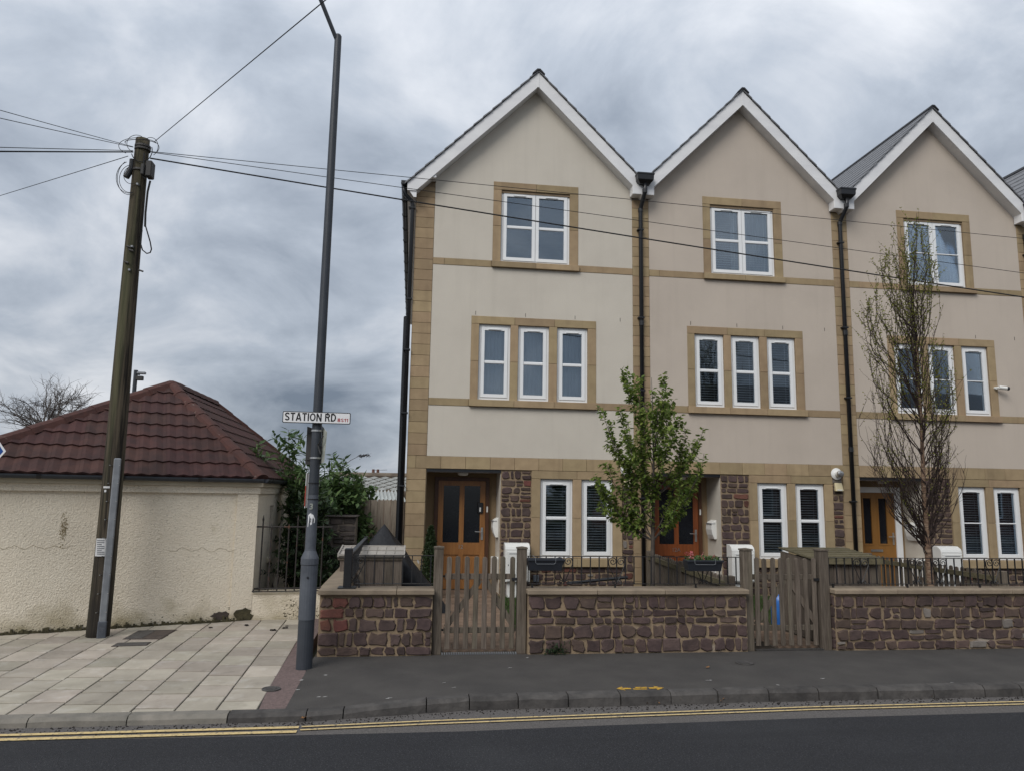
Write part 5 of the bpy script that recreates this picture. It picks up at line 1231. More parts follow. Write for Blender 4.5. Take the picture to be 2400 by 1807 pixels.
wire2((312, 357), TY, (0, 352), 8.6, .009, 'thick dark cable running level to left edge', 5.0, .03)
wire2((312, 354), TY, (0, 345), 8.4, .0045, 'thin wire just above the level thick cable at left', 5.0, .01)
wire2((312, 358), TY, (0, 357), 8.7, .0045, 'thin wire just below the level thick cable at left', 5.0, .0)
wire2((300, 367), TY, (0, 458), 13.5, .005, 'thin wire sloping down left from the pole', 5.0, .02)

# ================================================================== CREAM BUILDING
CR = Vector((-2.18, 11.02, 0)); CL = Vector((-5.73, 9.71, 0)); BRY = 16.6
EU = (CR-CL).normalized(); EN = Vector((EU.y, -EU.x, 0))        # along the front, outward normal
t = thing('cream_outbuilding', (-3.9, 13, 0), 'low cream roughcast building with brown tiled hipped roof', 'building')
fw = (CR-CL).length
MF = Matrix(((EU.x, -EN.x, 0, CL.x), (EU.y, -EN.y, 0, CL.y), (0, 0, 1, 0), (0, 0, 0, 1)))   # local x along the front, y inwards
b = MB().box(0, fw, 0, .25, -.15, 1.9, MF); b.build('front_wall', 'roughcast', t)
wn = [(12.05, 12.35), (13.05, 13.35)]
b = MB(); xs_ = CR.x
# right wall parallel to the street plots, two slit windows
b2 = MB().gridwall(CR.y+.02, BRY, -.15, 1.9, [(a, c, .75, 1.55) for a, c in wn], 0, .2)
MR = Matrix(((0, -1, 0, xs_), (1, 0, 0, 0), (0, 0, 1, 0), (0, 0, 0, 1)))
b2.v = [tuple(MR @ Vector(p)) for p in b2.v]; b2.build('side_wall', 'roughcast', t)
for a, c in wn:
    w = MB().box(xs_-.14, xs_-.12, a, c, .75, 1.55).build('window', 'sign_back', t)
    MB().box(xs_-.119, xs_-.105, (a+c)/2-.02, (a+c)/2+.02, .75, 1.55).build('mullion', 'lamp_grey', w)
    MB().box(xs_-.02, xs_+.035, a-.04, c+.04, .69, .749).build('sill', 'roughcast_plain', w)
MB().add([(CL.x, CL.y, -.15), (CL.x, BRY, -.15), (CL.x, BRY, 1.9), (CL.x, CL.y, 1.9)], [(0, 1, 2, 3)]).build('side_wall', 'roughcast', t)
MB().box(CL.x, CR.x-.201, BRY, BRY+.2, -.15, 1.9).build('back_wall', 'roughcast', t)
MB().box(fw-.27, fw+.012, -.03, -.001, -.15, 1.735, MF).build('corner_pilaster', 'roughcast', t)
MB().box(-.1, fw+.03, -.045, -.0015, 1.737, 1.83, MF).build('string_band', 'roughcast', t)
MB().box(-.1, fw+.06, -.075, .02, 1.832, 1.90, MF).build('fascia', 'roughcast_plain', t)
MB().box(CR.x+.001, CR.x+.06, CR.y+.05, BRY, 1.832, 1.90).build('fascia', 'roughcast_plain', t)
MB().box(CR.x+.001, CR.x+.03, CR.y+.03, BRY, 1.737, 1.83).build('string_band', 'roughcast', t)
# stains: flaked render at the foot, damp line
def blob(cx, cz, w, hh, seed, m='moss', name='bare_patch', y=-.004):
    rng = random.Random(seed); n = 18; P = [(cx+w*math.cos(6.283*k/n)*rng.uniform(.7, 1.1), max(-.05, cz+hh*math.sin(6.283*k/n)*rng.uniform(.7, 1.1))) for k in range(n)]
    b = MB(); b.add([MF @ Vector((x, y, z)) for x, z in P], [tuple(range(n))]); o = b.build(name, m, t); return o
def onfront(px, py):                              # pixel -> (u, z) on the front wall
    a, c = ray(px, py); k = (CL.dot(EN))/(a*EN.x+1*EN.y); P = Vector((a*k, k, CAMZ+c*k)); return (P-CL).dot(EU), P.z
u, z = onfront(517, 1442); blob(u, z, .13, .065, 1, 'cover_brown')
u, z = onfront(569, 1442); blob(u, z, .13, .12, 2, 'moss', y=-.034)
rng = random.Random(12); b = MB(); n = 170
for k in range(n):
    u = fw*k/n; zz = .012+.03*rng.random()+(.05*rng.random() if rng.random() < .3 else 0)
    b.box(u, u+fw/n*1.02, -.03-.02*rng.random(), -.0005, -.02, zz, MF)
o = b.build('moss_line', 'moss', t); o['kind'] = 'stuff'
b = MB()
for k in range(150):
    u = rng.uniform(0, fw); zz = .03+rng.expovariate(1/.045); s = rng.uniform(.002, .008)*(1 if rng.random() < .9 else 1.8); yy = -.002-(.03 if u > fw-.27 else 0)
    P = [(u+s*math.cos(a)*rng.uniform(.6, 1.6), zz+s*math.sin(a)*rng.uniform(.5, 1)) for a in (0, 1.05, 2.1, 3.14, 4.2, 5.25)]
    b.add([MF @ Vector((x, yy, max(0, q))) for x, q in P], [tuple(range(6))])
o = b.build('moss_specks', 'moss', t); o['kind'] = 'stuff'
rng = random.Random(44)
u0, z0 = onfront(150, 1240); b = MB()
for k in range(130):
    u, zz = u0+rng.gauss(0, .022), z0+rng.gauss(0, .085); s = rng.uniform(.003, .010)
    b.add([MF @ Vector((u+s*math.cos(a)*rng.uniform(.5, 1), -.0022, zz+s*math.sin(a)*rng.uniform(.8, 1.8))) for a in (0, 1.05, 2.1, 3.14, 4.2, 5.25)], [tuple(range(6))])
o = b.build('rust_stain', 'algae_stain', t); o['kind'] = 'stuff'
for (x0_, x1_, y_) in ((0, 170, 1282), (395, 560, 1288)):
    n = 26; P = []
    for k in range(n+1):
        u, zz = onfront(x0_+(x1_-x0_)*k/n, y_+4*math.sin(k*.9)+rng.uniform(-2, 2)); P.append((u, zz))
    b = MB(); ribbon(b, P, .004, lambda a, c: MF @ Vector((a, -.0025, c))); b.build('crack', 'algae_stain', t)
# roof
Z0 = 1.955; Z1 = 3.46; A = Vector((-3.94, 12.5, Z1)); Bp = Vector((-3.93, 15.1, Z1))
ov = .10
eCL = Vector((CL.x-.1, 0, Z0)); 
pF = CL+EN*ov; 
def fl(x): return pF.y+(x-pF.x)*EU.y/EU.x          # eaves line of the front, in plan
eR = Vector((CR.x+.06, fl(CR.x+.06), Z0)); eL = Vector((CL.x-ov, fl(CL.x-ov), Z0)); eBR = Vector((CR.x+.06, BRY+.1, Z0)); eBL = Vector((CL.x-ov, BRY+.1, Z0))
roof = MB().add([eL-Vector((0,0,.02)), eR-Vector((0,0,.02)), eBR-Vector((0,0,.02)), eBL-Vector((0,0,.02)), A-Vector((0,0,.04)), Bp-Vector((0,0,.04))], [(0,1,4),(1,2,5,4),(2,3,5),(3,0,4,5),(3,2,1,0)]).build('roof', 'tile_brown', t)
def tiles(P0, P1, apex_pts, rows, seed, tw=.34):
    """rows of double-roll tiles on the face P0-P1 (eaves) .. apex_pts, clipped at the hips"""
    e_ = (P1-P0); ln = e_.length; e_ = e_/ln
    up = (apex_pts[0]-P0); up = up-e_*up.dot(e_); sl = up.length; up = up/sl; nr = e_.cross(up)
    if nr.z < 0: nr = -nr
    rng = random.Random(seed); ex = sl/rows
    # hip planes: through each eaves corner and its ridge end, vertical-ish (contain the face normal)
    hips = [(P0, apex_pts[0]), (P1, apex_pts[-1])]; inside = P0+e_*(ln*.5)+up*(sl*.2)
    for r in range(rows):
        off = (r % 2)*0
        k = 0
        while k*tw+off < ln+tw:
            u0 = k*tw+off; k += 1
            bm = bmesh.new(); nx = 8; rowsv = []
            for (v, h) in ((r*ex-.015, .006), (r*ex-.012, .034), (r*ex+ex+.02, .010)):
                rowsv.append([bm.verts.new(P0+e_*(u0+.001+(tw-.002)*i/nx)+up*v+nr*(h+.011*math.sin(4*math.pi*i/nx)+(rng.uniform(0, .002) if i == 0 else 0))) for i in range(nx+1)])
            for a in range(2):
                for i in range(nx): bm.faces.new((rowsv[a][i], rowsv[a][i+1], rowsv[a+1][i+1], rowsv[a+1][i]))
            for (p, q) in hips:
                no = (q-p).cross(nr)
                if no.dot(inside-p) > 0: no = -no
                bmesh.ops.bisect_plane(bm, geom=bm.verts[:]+bm.edges[:]+bm.faces[:], plane_co=p, plane_no=no, clear_outer=True)
            if len(bm.faces) == 0: bm.free(); continue
            bm.verts.index_update(); b = MB(); b.v = [tuple(v.co) for v in bm.verts]; b.f = [tuple(v.index for v in f.verts) for f in bm.faces]; bm.free()
            b.build('roof_tile', 'tile_brown', roof)
tiles(eL, eR, [A], 8, 1); tiles(eR, eBR, [A, Bp], 8, 2)
def ridge(P, Q, n, seed):
    d = (Q-P); L_ = d.length; d = d/L_; s = d.cross(Vector((0, 0, 1))).normalized(); u = s.cross(d)
    if u.z < 0: u = -u
    for k in range(n):
        a, c = P+d*(L_*k/n), P+d*(L_*(k+1)/n+.012); V = []
        for (p, lift) in ((a, .0), (c, .012)):
            for (x, zz) in ((-.12, -.045), (-.085, .03), (-.03, .058), (.03, .058), (.085, .03), (.12, -.045)): V.append(p+s*x+u*(zz+lift))
        MB().add(V, [(i, i+1, 7+i, 6+i) for i in range(5)]+[(0, 1, 2, 3, 4, 5), (11, 10, 9, 8, 7, 6)]).build('ridge_tile', 'tile_hip', roof)
ridge(A, eR, 8, 1); ridge(A, eL, 8, 2); ridge(A, Bp, 6, 3); ridge(Bp, eBR, 7, 4)
def gutter_run(P, Q, name='gutter'):
    d = (Q-P).normalized(); s = Vector((d.y, -d.x, 0)); n = 8; V = []
    for p in (P, Q):
        for k in range(n+1): a = math.pi*k/n; V.append(p+s*(.05*math.cos(a)+.045)+Vector((0, 0, -.055*math.sin(a))))
    g = MB().add(V, [(i, i+1, n+2+i, n+1+i) for i in range(n)]+[tuple(range(n+1)), tuple(range(2*n+1, n, -1)), (0, n+1, 2*n+1, n)]).build(name, 'lamp_paint', t)
    L_ = (Q-P).length; k = .35
    while k < L_:
        p = P+d*k; V = []
        for pp in (p-d*.025, p+d*.025):
            for j in range(n+1): a = math.pi*j/n; V.append(pp+s*(.057*math.cos(a)+.045)+Vector((0, 0, -.062*math.sin(a)+.002)))
        MB().add(V, [(i, i+1, n+2+i, n+1+i) for i in range(n)]+[tuple(range(n+1)), tuple(range(2*n+1, n, -1)), (0, n+1, 2*n+1, n)]).build('gutter_joint', 'black_plastic', g); k += .93
off = Vector((0, 0, -.012))
gutter_run(eL+off, eR+EU*.02+off); gutter_run(eR+Vector((0, .03, 0))+off, eBR+off)

# dwarf wall with old iron railing beside it, in line with the front
DW0 = Vector((-2.17, 11.0, 0)); DW1 = Vector((-1.12, 11.12, 0)); du = (DW1-DW0).normalized(); dn = Vector((du.y, -du.x, 0)); dl = (DW1-DW0).length
MD = Matrix(((du.x, -dn.x, 0, DW0.x), (du.y, -dn.y, 0, DW0.y), (0, 0, 1, 0), (0, 0, 0, 1)))
t = thing('dwarf_wall', (-1.65, 11.1, 0), 'low dirty cream wall under the old iron railing', 'wall')
MB().box(.012, dl, .0, .25, -.15, .345, MD).build('wall_body', 'roughcast', t)
MB().box(.012, dl, -.012, .262, .3455, .375, MD).build('coping', 'roughcast_plain', t, bevel=.006)
rng = random.Random(13); b = MB()
for k in range(120):
    u = rng.uniform(.45, dl); zz = rng.uniform(.0, .33)*rng.random()**.4; s = rng.uniform(.003, .011)
    P = [(u+s*math.cos(a)*rng.uniform(.6, 1.5), zz+s*math.sin(a)*rng.uniform(.5, 1)) for a in (0, 1.05, 2.1, 3.14, 4.2, 5.25)]
    b.add([MD @ Vector((x, -.003, max(0, q))) for x, q in P], [tuple(range(6))])
o = b.build('moss_specks', 'moss', t); o['kind'] = 'stuff'
t = thing('old_railing', (-1.65, 11.12, .37), 'old rusty iron railing with spear tops in front of dark shrubs', 'railing')
MB().tube([MD @ Vector((.02, .10, .41)), MD @ Vector((dl, .10, .41))], .012, 6).build('bottom_rail', 'rusty_iron', t)
MB().tube([MD @ Vector((.0, .10, 1.27)), MD @ Vector((dl, .10, 1.27))], .012, 6).build('top_rail', 'rusty_iron', t)
n = 8
for k in range(n):
    u = .09+k*(dl-.1)/n; tall = k % 4 == 0; zt_ = 1.42 if tall else 1.30
    P = MD @ Vector((u, .10, .37)); MB().tube([P, MD @ Vector((u, .10, zt_-.08)), MD @ Vector((u, .10, zt_-.05)), MD @ Vector((u, .10, zt_+.02))], [.0105, .0105, .016, .002], 7).build('bar', 'rusty_iron', t)
MB().tube([MD @ Vector((.02, .02, .40)), MD @ Vector((.01, -.03, .39)), MD @ Vector((.03, -.035, .385)), MD @ Vector((dl, -.02, .39))], .009, 6).build('loose_rod', 'rusty_iron', t)

# ruined stone pier and close-boarded fence beside the end house
Yp = 13.0; xa_, xb_ = pt(752, 1260, Yp).x, pt(832, 1260, Yp).x; zp = pt(800, 1206, Yp).z
t = thing('stone_pier', ((xa_+xb_)/2, Yp+.2, 0), 'rough grey stone pier behind the side railing, overgrown on left', 'pier')
MB().box(xa_, xb_, Yp+.02, Yp+.5, -.1, zp-.03).build('core', 'mortar_dark', t)
rubble(t, (xa_-.03, Yp+.02, 0), (1, 0, 0), (0, -1, 0), xb_-xa_+.03, zp-.04, random.Random(6), .06, .15, .14, .34, mats=[MAT['pier_stone']], weights=(1,), gap=.016, proud=(.01, .05), rnd=.016)
MB().slab([(xa_-.05, Yp-.04), (xb_+.02, Yp-.05), (xb_+.03, Yp+.52), (xa_-.03, Yp+.5)], zp-.04, lambda x, y: zp+.012*math.sin(x*9)).build('cap_stone', 'pier_stone', t, bevel=.012)
Yf = 14.3; xa_, xb_ = pt(850, 1250, Yf).x, pt(942, 1250, Yf).x; zf = pt(895, 1171, Yf).z
t = thing('board_fence', ((xa_+xb_)/2, Yf, 0), 'tall grey close-boarded fence panel between pier and end house', 'fence')
board_panel(t, xa_, xb_+.02, Yf, 0, zf, 6, 'wood_pale', 8)
xp0, xp1 = pt(833, 1250, Yf-.05).x, pt(849, 1250, Yf-.05).x; zp_ = pt(840, 1161, Yf-.05).z
MB().box(xp0, xp1, Yf-.11, Yf+.02, -.1, zp_-.03).build('post', 'wood_grey', t, bevel=.006); MB().box(xp0-.02, xp1+.02, Yf-.13, Yf+.04, zp_-.029, zp_).build('post_cap', 'wood_grey', t, bevel=.008)

# ================================================================== PLANTS
def lanceolate(b, p, d, nrm, L_, w):
    s = d.cross(nrm).normalized(); dr = nrm*(-L_*.12)
    b.add([p, p+d*L_*.4+s*w*.5, p+d*L_+dr, p+d*L_*.4-s*w*.5], [(0, 1, 2), (0, 2, 3)])
def shrub(name, root, tips, label, seed, lsz=.11, lw=.035, lm='leaf_shrub', step=.05, stems='twig', tw=.009, side=True, cat='shrub'):
    rng = random.Random(seed); t = thing(name, root, label, cat); sb, lb = MB(), MB(); root = Vector(root)
    for tip in tips:
        tip = Vector(tip); base = root+Vector((rng.gauss(0, .12), rng.gauss(0, .08), 0)); mid = (base+tip)/2+Vector((rng.gauss(0, .12), rng.gauss(0, .1), .25*(tip.z-base.z)*.5))
        n = 14; P = [base*(1-f)**2+mid*2*f*(1-f)+tip*f*f for f in [k/n for k in range(n+1)]]
        sb.tube(P, [tw*(1-.75*k/n) for k in range(n+1)], 5)
        runs = [(P, .42 if name == 'buddleia' else .30)]
        if side:
            for q in range(rng.randint(4, 7)):
                k = rng.randint(4, n-1); dd = Vector((rng.gauss(0, 1), rng.gauss(0, 1), rng.uniform(.2, 1.1))).normalized(); L2 = rng.uniform(.15, .38)
                S = [P[k]+dd*L2*f+Vector((0, 0, -.05*f*f)) for f in [j/6 for j in range(7)]]; sb.tube(S, [tw*.5*(1-.7*j/6) for j in range(7)], 4); runs.append((S, .1))
        for (Q, st) in runs:
            tot = sum((Q[k+1]-Q[k]).length for k in range(len(Q)-1)); s = tot*st; acc = 0; k = 0; sd_ = 1
            while s < tot:
                while k < len(Q)-2 and acc+(Q[k+1]-Q[k]).length < s: acc += (Q[k+1]-Q[k]).length; k += 1
                ax = (Q[k+1]-Q[k]).normalized(); p = Q[k]+ax*(s-acc); pr = ax.orthogonal().normalized(); pr.rotate(Matrix.Rotation(rng.uniform(0, 6.28), 3, ax))
                for sg in (-1, 1):
                    d = (ax*rng.uniform(.3, .9)+pr*sg+Vector((0, 0, rng.uniform(-.3, .2)))).normalized()
                    up = Vector((rng.gauss(0, .35), rng.gauss(0, .35), 1)); up = (up-d*up.dot(d)).normalized()
                    lanceolate(lb, p, d, up, lsz*rng.uniform(.6, 1.2), lw*rng.uniform(.7, 1.2))
                s += step*rng.uniform(.7, 1.4)
    sb.build('stems', stems, t); lb.build('leaves', lm, t); return t
T = lambda l, Y: [pt(x, y, Y+dy) for x, y, dy in l]
rg = random.Random(77)
up1 = [(640, 1010, 0), (676, 1006, .2), (606, 1034, .1), (690, 1045, .1), (704, 1075, -.1), (722, 1062, .2), (700, 1118, 0), (718, 1120, .3), (740, 1140, .1), (728, 1100, -.1), (745, 1090, .2), (685, 1085, .3)]
shrub('buddleia', (-1.75, 12.6, 0), T(up1, 12.6), 'tall leafy green buddleia rising behind the cream building corner', 1, .18, .06, step=.04)
up2 = [(778, 1062, 0), (805, 1072, .2), (760, 1085, -.2), (832, 1100, .1), (745, 1110, .1), (790, 1105, -.2), (815, 1120, .2), (836, 1115, 0), (770, 1130, .1), (800, 1150, -.1), (750, 1150, .2), (820, 1160, .1)]
shrub('buddleia', (-.95, 14.2, 0), T(up2, 14.2), 'leafy green buddleia right of lamp post above stone pier', 2, .18, .06, step=.04)
# its long arching flower stalk
q = [pt(x, y, 14.2) for x, y in ((800, 1095), (822, 1078), (842, 1068), (866, 1067))]
t = thing('buddleia_stalk', q[0], 'dark dead flower stalk arching right from the buddleia', 'plant')
MB().tube(q, [.006, .005, .004, .003], 5).build('stem', 'twig', t)
b = MB(); rng = random.Random(5); leaves_cloud(b, [q[2]+(q[3]-q[2])*rng.uniform(-.1, 1)+Vector((rng.gauss(0, .012), rng.gauss(0, .012), rng.gauss(0, .014))) for _ in range(150)], rng, .03, .2, .5); b.build('seed_head', 'twig', t)
lo3 = [(rg.uniform(735, 838), rg.uniform(1118, 1190), rg.uniform(-.4, .5)) for _ in range(34)]+[(rg.uniform(845, 885), rg.uniform(1135, 1160), .9) for _ in range(8)]
shrub('bramble', (-.85, 13.9, 0), T(lo3, 13.9), 'bright green bramble mass spilling over the pier and fence', 3, .12, .085, step=.04)
lo4 = [(rg.uniform(682, 750), rg.uniform(1130, 1330), rg.uniform(-.25, .45)) for _ in range(46)]
shrub('dark_shrub', (-1.4, 12.2, 0), T(lo4, 12.0), 'dense dark green shrub behind the old iron railing', 4, .10, .05, lm='leaf_dark', step=.032)
lo5 = [(rg.uniform(655, 755), rg.uniform(1235, 1390), rg.uniform(-.1, .3)) for _ in range(30)]
shrub('dark_shrub', (-1.35, 11.75, 0), T(lo5, 11.6), 'dark ivy-like undergrowth between lamp post and old railing', 5, .085, .05, lm='leaf_dark', step=.035)
# weed tuft at foot of the middle wall
rng = random.Random(3); q = gp(1297, 1525); b = MB()
leaves_cloud(b, [(q.x+rng.gauss(0, .07), WY-.03+rng.gauss(0, .012), abs(rng.gauss(0, .05))) for _ in range(160)], rng, .04, .2, .4, up=Vector((0, -.2, .5)))
tag(b.build('weed', 'leaf_dark'), 'small green weed growing at the foot of the stone wall', 'weed', kind='stuff')

# young leafy street tree in the first garden
def young_tree():
    rng = random.Random(15); Y = 10.5
    base = pt(1529, 1360, Y); base.z = -.02; base.x = pt(1529, 1330, Y).x
    t = thing('young_tree', base, 'young green leafy tree with slim grey trunk in front of downpipe', 'tree')
    tr = [base, pt(1529, 1330, Y), pt(1530, 1265, Y), pt(1531, 1180, Y), pt(1532, 1080, Y+.02), pt(1530, 980, Y), pt(1527, 885, Y)]
    sb, lb = MB(), MB(); MB().tube(tr, [.036, .032, .028, .022, .016, .010, .003], 10).build('trunk', 'bark', t, smooth=True)
    def on_trunk(y):
        for k in range(2, len(tr)-1):
            a, c = tr[k], tr[k+1]
            ya, yc = a.z, c.z
            if ya <= y <= yc: return a+(c-a)*((y-ya)/(yc-ya))
        return tr[-1]
    tips = [(1458, 868), (1470, 900), (1492, 892), (1556, 884), (1562, 905), (1572, 940), (1545, 930), (1413, 966), (1425, 1000), (1452, 962), (1470, 985), (1505, 960), (1596, 972), (1610, 1005), (1648, 1003), (1632, 1035), (1600, 1060), (1652, 1062), (1640, 1090), (1612, 1118), (1422, 1086), (1440, 1040), (1397, 1116), (1412, 1150), (1408, 1178), (1438, 1165), (1450, 1195), (1590, 1170), (1600, 1140), (1475, 1110), (1500, 1060), (1545, 1050), (1575, 1000), (1520, 1120), (1455, 1120), (1500, 1020)]
    for i, (px, py) in enumerate(tips):
        dy = rng.uniform(-.75, .75)*(1 if abs(px-1530) < 90 else .45); tip = pt(px, py, Y+dy); spread = abs(tip.x-tr[3].x)
        z0 = max(tr[2].z, tip.z-rng.uniform(.75, 1.25)-.1*spread); z0 = min(z0, tip.z-.2); st = on_trunk(max(z0, tr[2].z-.02))
        mid = st*.5+tip*.5; mid += Vector(((tip.x-st.x)*.28, (tip.y-st.y)*.28, -.10*spread)); n = 14
        P = [st*(1-f)**2+mid*2*f*(1-f)+tip*f*f for f in [k/n for k in range(n+1)]]
        P = [p+Vector((rng.gauss(0, .008), rng.gauss(0, .008), 0)) for p in P]
        sb.tube(P, [.0085*(1-.8*k/n)+.001 for k in range(n+1)], 5)
        tw = [(P, .22)]
        for q in range(rng.randint(7, 10)):
            k = rng.randint(3, n-1); ax = (P[k+1]-P[k]).normalized(); dd = (ax*.8+Vector((rng.gauss(0, .6), rng.gauss(0, .6), rng.uniform(0, .6)))).normalized(); L2 = rng.uniform(.10, .26)
            S = [P[k]+dd*L2*j/5 for j in range(6)]; sb.tube(S, [.003*(1-.7*j/5) for j in range(6)], 4); tw.append((S, .1))
        for (Q, f0) in tw:
            tot = sum((Q[k+1]-Q[k]).length for k in range(len(Q)-1)); s = tot*f0; acc = 0; k = 0; sg = 1
            while s < tot+.001:
                while k < len(Q)-2 and acc+(Q[k+1]-Q[k]).length < s: acc += (Q[k+1]-Q[k]).length; k += 1
                ax = (Q[k+1]-Q[k]).normalized(); p = Q[k]+ax*(s-acc); pr = ax.orthogonal().normalized(); pr.rotate(Matrix.Rotation(rng.uniform(0, 6.28), 3, ax)); sg = -sg
                for r_ in range(2 if rng.random() < .5 else 1):
                    d = (ax*rng.uniform(.1, .8)+pr*sg+Vector((0, 0, rng.uniform(-.6, .1)))+Vector((rng.gauss(0, .3), rng.gauss(0, .3), 0))).normalized()
                    up = Vector((rng.gauss(0, .5), rng.gauss(0, .5), 1)); up = (up-d*up.dot(d)).normalized(); s_ = d.cross(up).normalized(); L_ = rng.uniform(.05, .085); w = L_*.56
                    p2 = p+d*.012
                    lb.add([p2, p2+d*L_*.35+s_*w*.5+up*w*.12, p2+d*L_*.75+s_*w*.36-up*L_*.05, p2+d*L_-up*L_*.16, p2+d*L_*.75-s_*w*.36-up*L_*.05, p2+d*L_*.35-s_*w*.5+up*w*.12], [(0, 1, 2, 3), (0, 3, 4, 5)])
                s += rng.uniform(.011, .024)
    sb.build('branches', 'bark', t); lb.build('crown', 'leaf_tree', t)
young_tree()

# slender birch, mostly bare with a few yellow-green leaves near the top
def birch():
    rng = random.Random(23); Y = 9.75
    tr = [pt(x, y, Y) for x, y in ((2181, 1368), (2176, 1310), (2172, 1240), (2166, 1170), (2163, 1090), (2160, 1000), (2153, 900), (2148, 800), (2140, 720), (2142, 640), (2149, 560), (2148, 500))]
    base = tr[0].copy(); base.z = -.02
    t = thing('birch_tree', base, 'slender nearly bare birch with peeling trunk behind long railing', 'tree')
    MB().tube([base]+tr[:8], [.056, .05, .045, .04, .034, .029, .025, .021, .018], 10).build('trunk', 'birch_bark', t, smooth=True); MB().tube(tr[7:], [.018, .014, .010, .006, .002], 8).build('upper_trunk', 'twig', t, smooth=True)
    sb, lb = MB(), MB()
    def at_z(z):
        for k in range(len(tr)-1):
            if tr[k].z <= z <= tr[k+1].z: return tr[k]+(tr[k+1]-tr[k])*((z-tr[k].z)/(tr[k+1].z-tr[k].z))
        return tr[-1]
    tips = [(2022, 722, 1), (2032, 700, 1), (2055, 690, 1), (2045, 760, .6), (2062, 610, 1), (2075, 590, 1), (2092, 575, 1), (2105, 560, 1), (2120, 545, 1), (2130, 520, 1), (2165, 535, 1), (2172, 580, 1), (2178, 620, 1), (2162, 690, .6), (2168, 735, .5), (2050, 845, .5), (2060, 870, .6), (2075, 855, .6), (2047, 920, .2), (2055, 1000, .3), (2070, 985, .3), (2048, 1050, .1), (2060, 1080, 0), (2085, 1010, .2), (2110, 1005, .1), (2195, 835, .7), (2218, 850, .9), (2225, 870, .8), (2210, 900, .4), (2222, 960, .1), (2215, 1000, .1), (2228, 1040, .1), (2235, 1085, 0), (2212, 1060, 0), (2195, 1030, 0), (2170, 840, .8), (2185, 800, .7), (2100, 640, .8), (2112, 700, .5), (2088, 740, .4), (2130, 610, .9), (2140, 660, .7), (2180, 930, .2), (2190, 990, .1), (2120, 1060, 0), (2095, 1080, 0), (2135, 1030, 0), (2078, 1110, 0), (2200, 1110, 0)]
    for (px, py, lf) in tips:
        for rep in range(3):
            tip = pt(px+rng.gauss(0, 6)*rep, py+rng.uniform(-5, 25)*rep, Y+rng.uniform(-.35, .35))
            z0 = max(tr[1].z+rng.uniform(-.05, .3), tip.z-rng.uniform(.9, 2.3)); st = at_z(z0); n = 22; ph1, ph2, wv = rng.uniform(0, 6), rng.uniform(0, 6), rng.uniform(.01, .045)
            kk = rng.uniform(.25, .8); c1 = st+Vector(((tip.x-st.x)*kk, (tip.y-st.y)*kk, (tip.z-st.z)*rng.uniform(.22, .38))); c2 = Vector((tip.x+(tip.x-st.x)*.06+rng.gauss(0, .03), tip.y, st.z+(tip.z-st.z)*.65))
            P = [st*(1-f)**3+c1*3*f*(1-f)**2+c2*3*f*f*(1-f)+tip*f**3 for f in [k/n for k in range(n+1)]]
            P = [p+Vector((rng.gauss(0, .005)+wv*math.sin(k*.55+ph1)*min(1, k/6), rng.gauss(0, .005)+wv*math.sin(k*.5+ph2), 0)) for k, p in enumerate(P)]
            sb.tube(P, [.0085*(1-.78*k/n) for k in range(n+1)], 4)
            tws = [P]
            for q in range(rng.randint(7, 11)):
                k = rng.randint(4, n-1); ax = (P[k+1]-P[k]).normalized(); dd = (ax*1.0+Vector((rng.gauss(0, .45), rng.gauss(0, .45), rng.uniform(-.1, .4)))).normalized(); L2 = rng.uniform(.12, .40)
                S = [P[k]+dd*L2*j/6+Vector((rng.gauss(0, .006), 0, .03*(j/6)**2)) for j in range(7)]; sb.tube(S, [.0034*(1-.6*j/6) for j in range(7)], 3); tws.append(S)
            for Q in tws:
                if lf <= 0: continue
                for k in range(len(Q)//3, len(Q)):
                    for _ in range(2):
                        if rng.random() < lf*.75:
                            d = Vector((rng.gauss(0, 1), rng.gauss(0, 1), rng.gauss(.3, .6))).normalized(); up = d.orthogonal().normalized(); L_ = rng.uniform(.02, .036)
                            p = Q[k]; s_ = d.cross(up); lb.add([p, p+d*L_*.5+s_*L_*.3, p+d*L_, p+d*L_*.5-s_*L_*.3], [(0, 1, 2, 3)])
    sb.build('branches', 'twig', t); lb.build('leaves', 'leaf_birch', t)
birch()

# bare tree far behind the cream roof
def bare_tree():
    rng = random.Random(31); Y = 24.0; b = MB(); base = pt(106, 1015, Y); r0 = Vector((base.x, Y, 0))
    t = thing('bare_tree', r0, 'bare wide-branching tree beyond cream roof at left', 'tree')
    MB().tube([r0, base+Vector((0, 0, -.5)), base], [.2, .13, .11], 8).build('trunk', 'twig_grey', t)
    def grow(p, d, L_, r, lv):
        n = 6; P = [p]; dd = d.copy()
        for k in range(n):
            dd = (dd+Vector((rng.gauss(0, .13), rng.gauss(0, .13), rng.gauss(.02, .08)))).normalized(); P.append(P[-1]+dd*L_/n)
        b.tube(P, [r*(1-.55*k/n) for k in range(n+1)], 5 if lv < 2 else 3)
        if lv >= 4: return
        for q in range(rng.randint(4, 6) if lv < 3 else 4):
            k = rng.randint(2, n); nd = (dd*.7+Vector((rng.gauss(0, .55), rng.gauss(0, .55), rng.gauss(.05, .35)))).normalized(); grow(P[k], nd, L_*rng.uniform(.5, .8), max(.0045, r*.5), lv+1)
    for (px, py) in ((20, 985), (30, 940), (70, 945), (100, 950), (118, 935), (135, 920), (165, 965), (185, 950), (15, 1010), (150, 985), (60, 970), (200, 975), (45, 1020)):
        tip = pt(px, py, Y+rng.uniform(-1, 1)); d = tip-base; grow(base+Vector((0, 0, rng.uniform(-.1, .1))), d.normalized(), d.length*.78, .032, 1)
    b.build('crown', 'twig_grey', t)
bare_tree()

